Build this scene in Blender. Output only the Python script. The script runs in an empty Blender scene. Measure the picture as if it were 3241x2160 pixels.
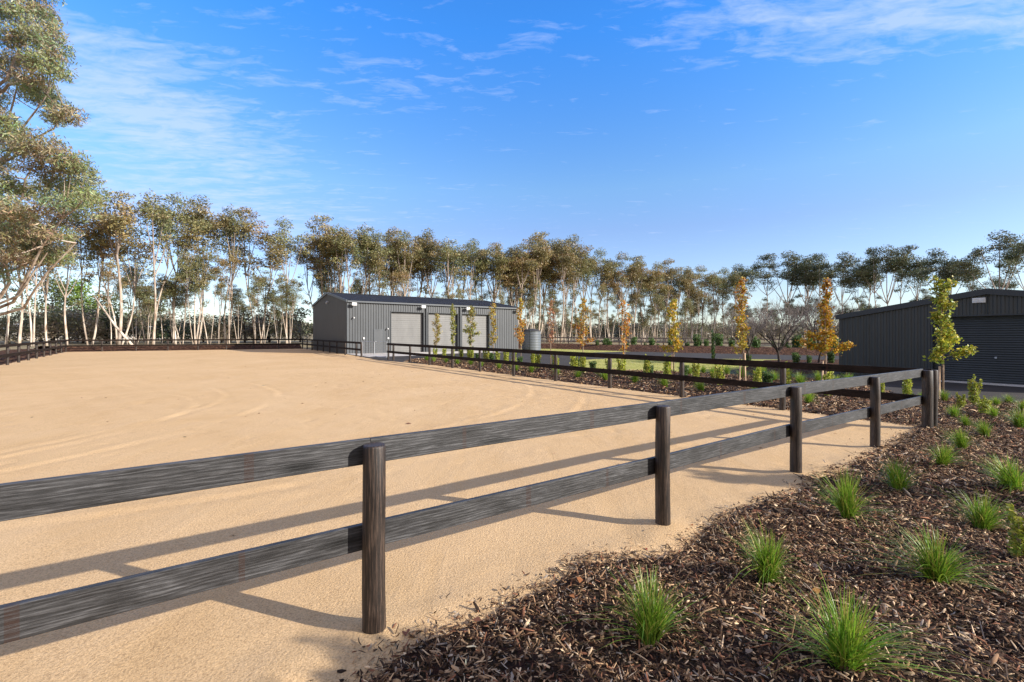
import bpy, math, random
import numpy as np
from mathutils import Vector, Matrix
R = math.radians
S = bpy.context.scene
COL = S.collection

# ------------------------------------------------------------------ camera, sky, sun, exposure
FPX, CX, HY, CAMZ = 1458.0, 1620.5, 1066.0, 1.7      # photograph 3241 px wide
cam_d = bpy.data.cameras.new('camera')
cam = bpy.data.objects.new('camera', cam_d); COL.objects.link(cam)
cam.location = (0, 0, CAMZ); cam.rotation_euler = (R(90), 0, 0)
cam_d.sensor_width = 36; cam_d.lens = 36 * FPX / 3241
cam_d.shift_y = (HY - 1080) / 3241
cam_d.clip_start = 0.05; cam_d.clip_end = 4000
S.camera = cam

SUN_EL, SUN_AZ = 23.3, math.degrees(math.atan2(0.945, -0.325))
W = bpy.data.worlds.new("World"); S.world = W; W.use_nodes = True
def build_world():
    nt = W.node_tree; nt.nodes.clear(); N = nt.nodes.new; L = nt.links.new
    out = N('ShaderNodeOutputWorld'); bg = N('ShaderNodeBackground'); L(bg.outputs[0], out.inputs[0])
    bg.inputs['Strength'].default_value = 0.13
    sky = N('ShaderNodeTexSky'); sky.sky_type = 'NISHITA'; sky.sun_disc = False
    sky.sun_elevation = R(SUN_EL); sky.sun_rotation = R(SUN_AZ)
    sky.air_density = 1.0; sky.dust_density = 0.25; sky.ozone_density = 2.2; sky.altitude = 60
    hsv = N('ShaderNodeHueSaturation'); hsv.inputs['Saturation'].default_value = 1.16
    hsv.inputs['Hue'].default_value = 0.508
    hsv.inputs['Value'].default_value = 1.0
    L(sky.outputs[0], hsv.inputs['Color'])
    tc = N('ShaderNodeTexCoord'); sep = N('ShaderNodeSeparateXYZ'); L(tc.outputs['Generated'], sep.inputs[0])
    def M(op, a, b=None, c=None):
        n = N('ShaderNodeMath'); n.operation = op
        for i, v in enumerate((a, b, c)):
            if v is None: continue
            if isinstance(v, (int, float)): n.inputs[i].default_value = v
            else: L(v, n.inputs[i])
        return n.outputs[0]
    z = M('MAXIMUM', sep.outputs[2], 0.06)
    px = M('DIVIDE', sep.outputs[0], z); py = M('DIVIDE', sep.outputs[1], z)
    comb = N('ShaderNodeCombineXYZ'); L(px, comb.inputs[0]); L(py, comb.inputs[1])
    def noise(scale, rot, sc, detail, dist, rough=0.6, off=(0, 0, 0)):
        mp = N('ShaderNodeMapping'); L(comb.outputs[0], mp.inputs[0])
        mp.inputs['Rotation'].default_value = (0, 0, R(rot)); mp.inputs['Scale'].default_value = sc
        mp.inputs['Location'].default_value = off
        n = N('ShaderNodeTexNoise'); L(mp.outputs[0], n.inputs['Vector'])
        n.inputs['Scale'].default_value = scale; n.inputs['Detail'].default_value = detail
        n.inputs['Roughness'].default_value = rough; n.inputs['Distortion'].default_value = dist
        return n.outputs[0]
    def blob(x0, y0, sx, sy):
        a = M('DIVIDE', M('SUBTRACT', px, x0), sx); b = M('DIVIDE', M('SUBTRACT', py, y0), sy)
        d = M('ADD', M('MULTIPLY', a, a), M('MULTIPLY', b, b))
        return M('POWER', 2.718, M('MULTIPLY', d, -1.0))
    streak = noise(3.2, 38, (1.0, 2.6, 1), 9, 0.5, 0.62)
    fine = noise(7.5, 24, (1.0, 2.2, 1), 7, 0.9, 0.6, (3, 1, 0))
    low = noise(0.9, 0, (1, 1, 1), 3, 0.2, 0.5, (5.3, 2.2, 0))
    mask = M('ADD', M('MULTIPLY', blob(-1.65, 2.0, 0.55, 0.80), 1.0), blob(1.25, 1.42, 0.75, 0.22))
    mask = M('ADD', mask, M('MULTIPLY', blob(-0.35, 1.75, 0.7, 0.45), 0.30))
    mask = M('ADD', mask, M('MULTIPLY', blob(-2.6, 3.7, 1.2, 1.1), 0.85))
    mask = M('ADD', mask, M('MULTIPLY', blob(-0.4, 3.6, 1.3, 0.6), 0.12))
    mask = M('ADD', mask, M('MULTIPLY', blob(2.8, 4.5, 2.5, 1.2), 0.06))
    tex = M('ADD', M('MULTIPLY', streak, 0.62), M('MULTIPLY', fine, 0.38))
    # cover threshold lowered where the mask is high
    v = M('SUBTRACT', M('ADD', tex, M('MULTIPLY', M('ADD', mask, M('MULTIPLY', low, 0.02)), 0.27)), 0.590)
    v = M('MULTIPLY', v, 2.2)
    cl = N('ShaderNodeClamp'); L(v, cl.inputs[0]); cl.inputs['Max'].default_value = 0.52
    # pale veil towards the horizon
    veil = M('POWER', M('SUBTRACT', 1.0, M('MINIMUM', M('MAXIMUM', sep.outputs[2], 0.0), 1.0)), 9.0)
    rp = N('ShaderNodeValToRGB'); L(sep.outputs[2], rp.inputs[0]); e = rp.color_ramp.elements
    while len(e) < 6: e.new(0.5)
    for q, (p_, c_) in zip(e, ((0.0, (.68, .69, .78)), (.10, (.84, .80, .88)), (.22, (.92, .86, .93)), (.30, (.98, 1.06, 1.05)), (.55, (.50, 1.18, 1.60)), (1.0, (.40, 1.1, 1.6)))):
        q.position = p_; q.color = (c_[0] / 2, c_[1] / 2, c_[2] / 2, 1)
    mm = N('ShaderNodeMix'); mm.data_type = 'RGBA'; mm.blend_type = 'MULTIPLY'; mm.inputs[0].default_value = 1.0
    L(hsv.outputs[0], mm.inputs[6]); L(rp.outputs[0], mm.inputs[7])
    m2 = N('ShaderNodeVectorMath'); m2.operation = 'SCALE'; m2.inputs['Scale'].default_value = 2.0; L(mm.outputs[2], m2.inputs[0])
    mix0 = N('ShaderNodeMix'); mix0.data_type = 'RGBA'
    L(M('MULTIPLY', veil, 0.22), mix0.inputs[0]); L(m2.outputs[0], mix0.inputs[6]); mix0.inputs[7].default_value = (3.6, 4.3, 5.2, 1)
    mix = N('ShaderNodeMix'); mix.data_type = 'RGBA'
    L(cl.outputs[0], mix.inputs[0]); L(mix0.outputs[2], mix.inputs[6]); mix.inputs[7].default_value = (3.3, 3.75, 5.1, 1)
    # added unseen cloud bank overhead and behind the camera, warming the blue shadow fill
    def sm(v, a, b):
        n = N('ShaderNodeMapRange'); n.interpolation_type = 'SMOOTHSTEP'; L(v, n.inputs[0]); n.inputs[1].default_value = a; n.inputs[2].default_value = b; return n.outputs[0]
    bank = M('MAXIMUM', sm(sep.outputs[2], 0.62, 0.86), sm(M('MULTIPLY', sep.outputs[1], -1.0), 0.0, 0.5))
    bank = M('MULTIPLY', bank, M('ADD', M('MULTIPLY', low, 0.5), 0.5))
    mix3 = N('ShaderNodeMix'); mix3.data_type = 'RGBA'
    L(bank, mix3.inputs[0]); L(mix.outputs[2], mix3.inputs[6]); mix3.inputs[7].default_value = (3.3, 2.75, 2.35, 1)
    L(mix3.outputs[2], bg.inputs['Color'])
build_world()

sd = bpy.data.lights.new('sun', 'SUN'); sun = bpy.data.objects.new('sun', sd); COL.objects.link(sun)
sd.energy = 4.2; sd.angle = R(0.5); sd.color = (1.0, 0.935, 0.84)
to_sun = Vector((0.945 * math.cos(R(SUN_EL)), -0.325 * math.cos(R(SUN_EL)), math.sin(R(SUN_EL))))
sun.rotation_euler = to_sun.to_track_quat('Z', 'Y').to_euler()
sun.location = to_sun * 60
S.view_settings.view_transform = 'Standard'; S.view_settings.look = 'None'
S.view_settings.exposure = 0.86; S.view_settings.gamma = 1.0

# ------------------------------------------------------------------ helpers
GX, GY = -0.003, 0.006                                  # the site rises gently away from the camera
def gz(x, y): return GX * x + GY * y
def at(u, v):                                           # point of the photograph (3241 px) -> point on the ground
    r = (u - CX) / FPX
    t = CAMZ / ((v - HY) / FPX + GY + GX * r)
    return Vector((r * t, t, gz(r * t, t)))
def at2(u, v): return at(u * 1.37739, v * 1.37739)      # the same for the 2353 px copy
def ray(u, d):                                          # column u at depth d, on the ground
    x = (u - CX) / FPX * d
    return Vector((x, d, gz(x, d)))
def height_of(v, d): return CAMZ + (HY - v) / FPX * d   # world z of row v at depth d

ORD = ('first second third fourth fifth sixth seventh eighth ninth tenth eleventh twelfth thirteenth fourteenth fifteenth sixteenth '
       'seventeenth eighteenth nineteenth twentieth twenty-first twenty-second twenty-third twenty-fourth twenty-fifth twenty-sixth '
       'twenty-seventh twenty-eighth twenty-ninth thirtieth').split()

def tag(o, label=None, cat=None, group=None, kind=None):
    if label: o['label'] = label
    if cat: o['category'] = cat
    if group: o['group'] = group
    if kind: o['kind'] = kind
    return o
def empty(name, loc, rz=0.0):
    o = bpy.data.objects.new(name, None); COL.objects.link(o)
    o.empty_display_size = 0.2; o.location = loc; o.rotation_euler = (0, 0, rz)
    return o
def link(name, me, parent=None, loc=(0, 0, 0), rot=(0, 0, 0)):
    o = bpy.data.objects.new(name, me); COL.objects.link(o)
    if parent is not None: o.parent = parent
    o.location = loc; o.rotation_euler = rot
    return o
def np_mesh(name, V, F, mat, col=None, smooth=False):
    """V n x 3, F list of arrays (m x k) or one array, all faces of one array having k corners."""
    me = bpy.data.meshes.new(name)
    V = np.asarray(V, np.float32)
    FS = F if isinstance(F, (list, tuple)) else [F]
    FS = [np.asarray(f, np.int32) for f in FS if len(f)]
    me.vertices.add(len(V)); me.vertices.foreach_set('co', V.ravel())
    nl = sum(f.size for f in FS); npoly = sum(len(f) for f in FS)
    me.loops.add(nl); me.polygons.add(npoly)
    me.loops.foreach_set('vertex_index', np.concatenate([f.ravel() for f in FS]))
    starts = []; s = 0
    for f in FS:
        k = f.shape[1]; starts.append(s + k * np.arange(len(f))); s += f.size
    me.polygons.foreach_set('loop_start', np.concatenate(starts).astype(np.int32))
    if smooth: me.polygons.foreach_set('use_smooth', np.ones(npoly, bool))
    if col is not None:
        ca = me.color_attributes.new('tint', 'FLOAT_COLOR', 'POINT')
        c = np.ones((len(V), 4), np.float32); c[:, :3] = col
        ca.data.foreach_set('color', c.ravel())
    me.update(calc_edges=True); me.validate()
    me.materials.append(mat)
    return me

class MB:
    """collects simple solids into one mesh"""
    def __init__(s): s.v = []; s.f = []; s.c = []
    def add(s, vs, fs):
        o = len(s.v); s.v += [tuple(p) for p in vs]; s.f += [tuple(i + o for i in f) for f in fs]
    def box(s, x0, x1, y0, y1, z0, z1):
        s.add([(x0, y0, z0), (x1, y0, z0), (x1, y1, z0), (x0, y1, z0), (x0, y0, z1), (x1, y0, z1), (x1, y1, z1), (x0, y1, z1)],
              [(0, 3, 2, 1), (4, 5, 6, 7), (0, 1, 5, 4), (1, 2, 6, 5), (2, 3, 7, 6), (3, 0, 4, 7)])
    def cbox(s, x0, x1, y0, y1, z0, z1, c=0.004):
        # box with chamfered long (x) edges
        ys = [(y0 + c, z0), (y1 - c, z0), (y1, z0 + c), (y1, z1 - c), (y1 - c, z1), (y0 + c, z1), (y0, z1 - c), (y0, z0 + c)]
        vs = [(x0, y, z) for y, z in ys] + [(x1, y, z) for y, z in ys]
        fs = [(i, i + 8, (i + 1) % 8 + 8, (i + 1) % 8) for i in range(8)] + [tuple(range(8)), tuple(range(15, 7, -1))]
        s.add(vs, [f[::-1] for f in fs])
    def tube(s, pts, rad, n=6, cap=True):
        pts = [Vector(p) for p in pts]; o = len(s.v); k = len(pts)
        prev = None
        for i, p in enumerate(pts):
            d = (pts[min(i + 1, k - 1)] - pts[max(i - 1, 0)])
            d = d.normalized() if d.length > 1e-9 else Vector((0, 0, 1))
            ref = prev if prev is not None else (Vector((1, 0, 0)) if abs(d.x) < 0.9 else Vector((0, 1, 0)))
            a = (ref - d * ref.dot(d)).normalized(); b = d.cross(a); prev = a
            r = rad[i] if hasattr(rad, '__len__') else rad
            for j in range(n):
                t = 2 * math.pi * j / n
                s.v.append(tuple(p + a * (r * math.cos(t)) + b * (r * math.sin(t))))
        for i in range(k - 1):
            for j in range(n):
                j2 = (j + 1) % n
                s.f.append((o + i * n + j, o + i * n + j2, o + (i + 1) * n + j2, o + (i + 1) * n + j))
        if cap:
            s.f.append(tuple(o + (k - 1) * n + j for j in range(n))); s.f.append(tuple(o + j for j in reversed(range(n))))
    def mesh(s, name, mat, smooth=False):
        me = bpy.data.meshes.new(name); me.from_pydata(s.v, [], s.f); me.update(); me.materials.append(mat)
        if smooth: me.polygons.foreach_set('use_smooth', [True] * len(me.polygons))
        return me
    def build(s, name, mat, parent=None, loc=(0, 0, 0), rot=(0, 0, 0), smooth=False):
        return link(name, s.mesh(name, mat, smooth), parent, loc, rot)

def _hash(ix, iy, seed):
    h = np.sin(ix * 127.1 + iy * 311.7 + seed * 74.7) * 43758.5453
    return h - np.floor(h)
def vnoise(x, y, seed=0):
    ix = np.floor(x); iy = np.floor(y); fx = x - ix; fy = y - iy
    fx = fx * fx * (3 - 2 * fx); fy = fy * fy * (3 - 2 * fy)
    a = _hash(ix, iy, seed); b = _hash(ix + 1, iy, seed); c = _hash(ix, iy + 1, seed); d = _hash(ix + 1, iy + 1, seed)
    return (a + (b - a) * fx) * (1 - fy) + (c + (d - c) * fx) * fy
def fbm(x, y, oct=4, seed=0):
    v = 0; amp = 0.5; t = 0
    for i in range(oct):
        v = v + amp * vnoise(x * 2 ** i, y * 2 ** i, seed + i); t += amp; amp *= 0.5
    return v / t - 0.5
def inside(poly, x, y):
    """signed distance to a polygon, positive inside"""
    P = np.array([(p[0], p[1]) for p in poly]); n = len(P)
    ins = np.zeros(x.shape, bool); dist = np.full(x.shape, 1e9)
    for i in range(n):
        x1, y1 = P[i]; x2, y2 = P[(i + 1) % n]
        cond = ((y1 > y) != (y2 > y))
        xi = (x2 - x1) * (y - y1) / ((y2 - y1) if abs(y2 - y1) > 1e-12 else 1e-12) + x1
        ins ^= cond & (x < xi)
        dx, dy = x2 - x1, y2 - y1
        t = np.clip(((x - x1) * dx + (y - y1) * dy) / (dx * dx + dy * dy + 1e-12), 0, 1)
        dist = np.minimum(dist, np.hypot(x - x1 - t * dx, y - y1 - t * dy))
    return np.where(ins, dist, -dist)

# ------------------------------------------------------------------ materials
MATS = {}
class NT:
    def __init__(s, name):
        s.m = bpy.data.materials.new(name); s.m.use_nodes = True; s.t = s.m.node_tree
        s.b = s.t.nodes['Principled BSDF']; MATS[name] = s.m
    def n(s, typ, **kw):
        o = s.t.nodes.new('ShaderNode' + typ)
        for k, v in kw.items(): setattr(o, k, v)
        return o
    def l(s, a, b): s.t.links.new(a, b)
    def coord(s, kind='Object', scale=(1, 1, 1), rot=(0, 0, 0), rand=False):
        tc = s.n('TexCoord'); mp = s.n('Mapping'); mp.inputs['Scale'].default_value = scale; mp.inputs['Rotation'].default_value = rot
        src = tc.outputs[kind]
        if rand:
            oi = s.n('ObjectInfo'); mu = s.n('Math', operation='MULTIPLY'); mu.inputs[1].default_value = 57.0; s.l(oi.outputs['Random'], mu.inputs[0])
            ad = s.n('VectorMath', operation='ADD'); s.l(src, ad.inputs[0]); s.l(mu.outputs[0], ad.inputs[1]); src = ad.outputs[0]
        s.l(src, mp.inputs[0]); return mp.outputs[0]
    def noise(s, vec, scale, detail=4, rough=0.55, dist=0.0):
        o = s.n('TexNoise'); s.l(vec, o.inputs['Vector']); o.inputs['Scale'].default_value = scale
        o.inputs['Detail'].default_value = detail; o.inputs['Roughness'].default_value = rough; o.inputs['Distortion'].default_value = dist
        return o.outputs[0]
    def ramp(s, fac, stops):
        o = s.n('ValToRGB'); s.l(fac, o.inputs[0]); e = o.color_ramp.elements
        while len(e) < len(stops): e.new(0.5)
        for q, (p, c) in zip(e, stops): q.position = p; q.color = (*c, 1) if len(c) == 3 else c
        return o.outputs[0]
    def mix(s, fac, a, b, mode='MIX'):
        o = s.n('Mix', data_type='RGBA', blend_type=mode)
        for i, v in ((0, fac), (6, a), (7, b)):
            if isinstance(v, (int, float)): o.inputs[i].default_value = v
            elif isinstance(v, tuple): o.inputs[i].default_value = (*v, 1) if len(v) == 3 else v
            else: s.l(v, o.inputs[i])
        return o.outputs[2]
    def bump(s, h, strength, distance, normal=None):
        o = s.n('Bump'); s.l(h, o.inputs['Height']); o.inputs['Strength'].default_value = strength; o.inputs['Distance'].default_value = distance
        if normal is not None: s.l(normal, o.inputs['Normal'])
        s.l(o.outputs[0], s.b.inputs['Normal']); return o.outputs[0]
    def col(s, c):
        if isinstance(c, tuple): s.b.inputs['Base Color'].default_value = (*c, 1)
        else: s.l(c, s.b.inputs['Base Color'])
    def rough(s, r, spec=None):
        if isinstance(r, (int, float)): s.b.inputs['Roughness'].default_value = r
        else: s.l(r, s.b.inputs['Roughness'])
        if spec is not None: s.b.inputs['Specular IOR Level'].default_value = spec

def m_plain(name, c, rough=0.6, spec=0.4, metal=0.0, var=0.12, scale=3.0):
    k = NT(name); v = k.noise(k.coord(), scale, 5)
    k.col(k.ramp(v, [(0.3, tuple(x * (1 - var) for x in c)), (0.7, tuple(min(1, x * (1 + var)) for x in c))]))
    k.rough(rough, spec); k.b.inputs['Metallic'].default_value = metal
    return k.m

# sand of the arena
k = NT('sand'); co = k.coord()
g1 = k.noise(co, 0.30, 7, 0.68, 0.8); g2 = k.noise(co, 85, 4, 0.75); g3 = k.noise(k.coord(scale=(1, 0.22, 1), rot=(0, 0, R(-20))), 2.4, 6, 0.62, 0.8)
c = k.ramp(g1, [(0.30, (0.560, 0.368, 0.186)), (0.50, (0.620, 0.418, 0.221)), (0.72, (0.685, 0.480, 0.272))])
c = k.mix(k.ramp(g3, [(0.40, (0, 0, 0)), (0.75, (1, 1, 1))]), c, (0.63, 0.436, 0.245), 'MIX')
c = k.mix(0.9, c, k.ramp(g2, [(0.32, (0.52, 0.47, 0.44)), (0.5, (0.99, 0.99, 0.99)), (0.68, (1.20, 1.20, 1.20))]), 'MULTIPLY')
k.col(c); k.rough(0.95, 0.1)
b1 = k.bump(k.noise(co, 70, 4, 0.7), 0.55, 0.02)
k.bump(g3, 0.2, 0.05, b1)

# mulch ground under the chips
k = NT('mulch'); co = k.coord()
vo = k.n('TexVoronoi'); k.l(k.coord(scale=(1, 1, 1)), vo.inputs['Vector']); vo.inputs['Scale'].default_value = 26
n1 = k.noise(co, 14, 6, 0.75, 1.0); n2 = k.noise(co, 0.6, 3)
c = k.ramp(n1, [(0.30, (0.016, 0.009, 0.006)), (0.5, (0.055, 0.028, 0.015)), (0.66, (0.15, 0.08, 0.04)), (0.8, (0.30, 0.18, 0.09))])
c = k.mix(0.35, c, vo.outputs['Color'], 'MULTIPLY')
k.col(c); k.rough(0.9, 0.2); k.bump(n1, 1.0, 0.06)
# red-brown mulch further off
k = NT('red_mulch'); co = k.coord(); n1 = k.noise(co, 7, 6, 0.75, 0.8)
k.col(k.ramp(n1, [(0.40, (0.018, 0.009, 0.006)), (0.52, (0.085, 0.042, 0.025)), (0.70, (0.27, 0.150, 0.092))])); k.rough(0.95, 0.1); k.bump(n1, 1.0, 0.12)
def m_tint(name, rough=0.6, spec=0.3, trans=0.0, mul=1.0):
    k = NT(name); a = k.n('Attribute', attribute_name='tint'); c = a.outputs['Color']
    if mul != 1.0: c = k.mix(1.0, c, (mul, mul, mul), 'MULTIPLY')
    oi = k.n('ObjectInfo'); h = k.n('HueSaturation'); k.l(c, h.inputs['Color'])
    mr = k.n('MapRange'); k.l(oi.outputs['Random'], mr.inputs[0]); mr.inputs[3].default_value = 0.82; mr.inputs[4].default_value = 1.16; k.l(mr.outputs[0], h.inputs['Value'])
    c = h.outputs[0]
    k.l(c, k.b.inputs['Base Color']); k.rough(rough, spec)
    if trans:
        tr = k.n('BsdfTranslucent'); k.l(c, tr.inputs[0]); mx = k.n('MixShader'); mx.inputs[0].default_value = trans
        k.l(k.b.outputs[0], mx.inputs[1]); k.l(tr.outputs[0], mx.inputs[2]); k.l(mx.outputs[0], k.t.nodes['Material Output'].inputs[0])
    return k.m
m_tint('chips', 0.8, 0.2, 0.0, 1.12)
m_tint('gum_leaf', 0.42, 0.5, 0.26)
m_tint('soft_leaf', 0.5, 0.35, 0.32)
m_tint('blade', 0.42, 0.4, 0.35)
m_tint('dead_leaf', 0.7, 0.25, 0.15)

# gum bark: pale, with grey and rusty peels
k = NT('gum_bark'); co = k.coord(scale=(1, 1, 0.22), rand=True)
n1 = k.noise(co, 3.0, 6, 0.65, 0.4); n2 = k.noise(co, 0.9, 4)
c = k.ramp(n1, [(0.34, (0.24, 0.16, 0.11)), (0.46, (0.55, 0.44, 0.34)), (0.60, (0.74, 0.65, 0.55)), (0.8, (0.68, 0.57, 0.46))])
c = k.mix(k.ramp(n2, [(0.5, (0, 0, 0)), (0.72, (0.75, 0.75, 0.75))]), c, (0.22, 0.17, 0.14))
tc = k.n('TexCoord'); sp = k.n('SeparateXYZ'); k.l(tc.outputs['Object'], sp.inputs[0])     # old rough bark grows browner up the stem
mr = k.n('MapRange'); k.l(sp.outputs[2], mr.inputs[0]); mr.inputs[1].default_value = 3.0; mr.inputs[2].default_value = 11.0; mr.inputs[4].default_value = 0.75
c = k.mix(mr.outputs[0], c, (0.26, 0.20, 0.165))
k.col(c); k.rough(0.8, 0.2); k.bump(n1, 0.5, 0.05)
m_plain('young_bark', (0.34, 0.25, 0.18), 0.85, 0.2, var=0.4, scale=20)
m_plain('twig_grey', (0.185, 0.155, 0.14), 0.85, 0.15, var=0.3, scale=6)
m_plain('dark_bark', (0.075, 0.062, 0.055), 0.9, 0.15, var=0.4, scale=8)

# fence timber, black stain worn to grey
def m_wood(name, lo, mid, hi, axis, spec=0.5):
    k = NT(name); sc = (0.10, 1, 1) if axis == 'x' else (1, 1, 0.10)
    co = k.coord(scale=sc, rand=True)
    st = lambda f: (f, 1, 1) if axis == 'x' else (1, 1, f)
    fine = k.noise(k.coord(scale=st(0.045), rand=True), 150, 6, 0.75, 0.2); big = k.noise(k.coord(scale=st(0.3), rand=True), 9.0, 6, 0.7, 0.5)
    wv = k.n('TexWave', wave_type='BANDS', bands_direction='Z' if axis == 'x' else 'X'); k.l(k.coord(scale=st(0.09), rand=True), wv.inputs['Vector'])
    wv.inputs['Scale'].default_value = 17; wv.inputs['Distortion'].default_value = 9.0; wv.inputs['Detail'].default_value = 4; wv.inputs['Detail Scale'].default_value = 1.6
    am = k.n('Mix', data_type='FLOAT'); am.inputs[0].default_value = 0.13; k.l(fine, am.inputs[2]); k.l(wv.outputs['Fac'], am.inputs[3]); gr = am.outputs[0]
    grain = k.ramp(gr, [(0.34, lo), (0.50, mid), (0.66, hi)])
    patch = k.ramp(big, [(0.34, (0.50, 0.47, 0.45)), (0.66, (1.5, 1.48, 1.47))])
    c = k.mix(1.0, grain, patch, 'MULTIPLY')
    kn = k.n('TexVoronoi'); k.l(k.coord(scale=((1.6, 7, 7) if axis == 'x' else (7, 7, 1.6)), rand=True), kn.inputs['Vector']); kn.inputs['Scale'].default_value = 1.0
    knot = k.ramp(kn.outputs['Distance'], [(0.08, (1, 1, 1)), (0.26, (0, 0, 0))])
    c = k.mix(knot, c, tuple(x * 0.35 for x in lo))
    if axis == 'x':
        # darker bands where the stacked boards were stuck
        tc = k.n('TexCoord'); sp = k.n('SeparateXYZ'); k.l(tc.outputs['Object'], sp.inputs[0]); oi = k.n('ObjectInfo')
        for ofs, wdt in ((0.0, 0.022), (0.41, 0.014)):
            ad = k.n('Math', operation='ADD'); k.l(oi.outputs['Random'], ad.inputs[0]); ad.inputs[1].default_value = ofs
            fr = k.n('Math', operation='FRACT'); k.l(ad.outputs[0], fr.inputs[0])
            mr = k.n('MapRange'); k.l(fr.outputs[0], mr.inputs[0]); mr.inputs[3].default_value = -1.05; mr.inputs[4].default_value = 0.9
            sb = k.n('Math', operation='SUBTRACT'); k.l(sp.outputs[0], sb.inputs[0]); k.l(mr.outputs[0], sb.inputs[1])
            ab = k.n('Math', operation='ABSOLUTE'); k.l(sb.outputs[0], ab.inputs[0])
            lt = k.n('Math', operation='LESS_THAN'); k.l(ab.outputs[0], lt.inputs[0]); lt.inputs[1].default_value = wdt
            fm = k.n('Math', operation='MULTIPLY'); k.l(lt.outputs[0], fm.inputs[0]); k.l(k.ramp(gr, [(0.35, (0.95,) * 3), (0.62, (0.25,) * 3)]), fm.inputs[1])
            c = k.mix(fm.outputs[0], c, (0.035, 0.017, 0.012))
    k.col(c); k.rough(0.52 if spec > 0.3 else 0.75, spec); k.bump(gr, 0.45, 0.006)
m_wood('rail_timber', (0.013, 0.0125, 0.0125), (0.035, 0.0345, 0.0355), (0.088, 0.087, 0.089), 'x')
m_wood('post_timber', (0.008, 0.0055, 0.0045), (0.026, 0.0175, 0.013), (0.092, 0.060, 0.043), 'z')
m_wood('shaded_timber', (0.006, 0.0045, 0.004), (0.016, 0.0105, 0.008), (0.036, 0.025, 0.019), 'x', 0.12)  # rail timber for side and far fences, their shade put into the colour
m_wood('old_timber', (0.12, 0.09, 0.07), (0.25, 0.20, 0.16), (0.40, 0.33, 0.27), 'x')
m_wood('stake_timber', (0.35, 0.22, 0.13), (0.52, 0.36, 0.23), (0.62, 0.46, 0.31), 'z')

# built things
def m_steel(name, c, rough=0.45, spec=0.5):
    k = NT(name); n1 = k.noise(k.coord(scale=(1, 1, 0.25)), 2.2, 5, 0.6)
    k.col(k.ramp(n1, [(0.3, tuple(x * 0.88 for x in c)), (0.7, tuple(x * 1.12 for x in c))])); k.rough(rough, spec)
m_steel('shed_wall', (0.076, 0.082, 0.088))
m_steel('shed_roof', (0.046, 0.046, 0.050), 0.7, 0.2)
m_steel('shed_door', (0.175, 0.172, 0.165))
m_steel('trim_steel', (0.085, 0.095, 0.105))
m_steel('dark_steel', (0.028, 0.034, 0.040))
m_steel('garage_wall', (0.040, 0.044, 0.043))
m_steel('garage_door', (0.036, 0.043, 0.046))
m_steel('tank_skin', (0.13, 0.145, 0.165))
m_steel('white_plastic', (0.78, 0.78, 0.76), 0.4)
m_steel('galvanised', (0.42, 0.44, 0.46), 0.4)
m_steel('lens_glass', (0.25, 0.26, 0.27), 0.15)
k = NT('concrete'); n1 = k.noise(k.coord(), 2.5, 6); k.col(k.ramp(n1, [(0.3, (0.50, 0.46, 0.42)), (0.7, (0.64, 0.60, 0.55))])); k.rough(0.9, 0.2); k.bump(k.noise(k.coord(), 60, 3), 0.2, 0.01)
k = NT('asphalt'); co = k.coord(); n1 = k.noise(co, 0.8, 5); n2 = k.noise(co, 90, 3)
c = k.ramp(n1, [(0.3, (0.052, 0.048, 0.045)), (0.7, (0.074, 0.068, 0.064))]); c = k.mix(0.5, c, k.ramp(n2, [(0.3, (0.6,) * 3), (0.7, (1.4,) * 3)]), 'MULTIPLY')
k.col(c); k.rough(0.95, 0.1); k.bump(n2, 0.3, 0.01)
k = NT('lawn'); co = k.coord(); n1 = k.noise(co, 1.2, 6, 0.65); n2 = k.noise(co, 40, 4, 0.7)
c = k.ramp(n1, [(0.3, (0.25, 0.26, 0.06)), (0.5, (0.39, 0.38, 0.10)), (0.72, (0.52, 0.46, 0.18))]); c = k.mix(0.6, c, k.ramp(n2, [(0.3, (0.6,) * 3), (0.7, (1.3,) * 3)]), 'MULTIPLY')
k.col(c); k.rough(0.9, 0.15); k.bump(n2, 0.8, 0.05)
k = NT('paddock'); co = k.coord(); n1 = k.noise(co, 0.16, 6, 0.65); n2 = k.noise(co, 4, 4, 0.7)
c = k.ramp(n1, [(0.3, (0.14, 0.115, 0.06)), (0.5, (0.27, 0.22, 0.13)), (0.7, (0.38, 0.31, 0.20))]); c = k.mix(0.6, c, k.ramp(n2, [(0.3, (0.55,) * 3), (0.7, (1.3,) * 3)]), 'MULTIPLY')
k.col(c); k.rough(0.95, 0.1); k.bump(n2, 0.6, 0.08)
M_ = MATS

# ------------------------------------------------------------------ ground sheets
def sheet(name, pts, mat, dz, thick=None):
    """flat polygon following the slope, dz above the ground plane"""
    v = [(p[0], p[1], gz(p[0], p[1]) + dz) for p in pts]
    me = bpy.data.meshes.new(name); me.from_pydata(v, [], [tuple(range(len(v)))]); me.update(); me.materials.append(mat)
    if me.polygons[0].normal.z < 0: me.flip_normals()
    return tag(link(name, me), kind='structure')
sheet('ground', [(-1500, -300), (1500, -300), (1500, 1500), (-1500, 1500)], M_['paddock'], -0.02)

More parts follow.
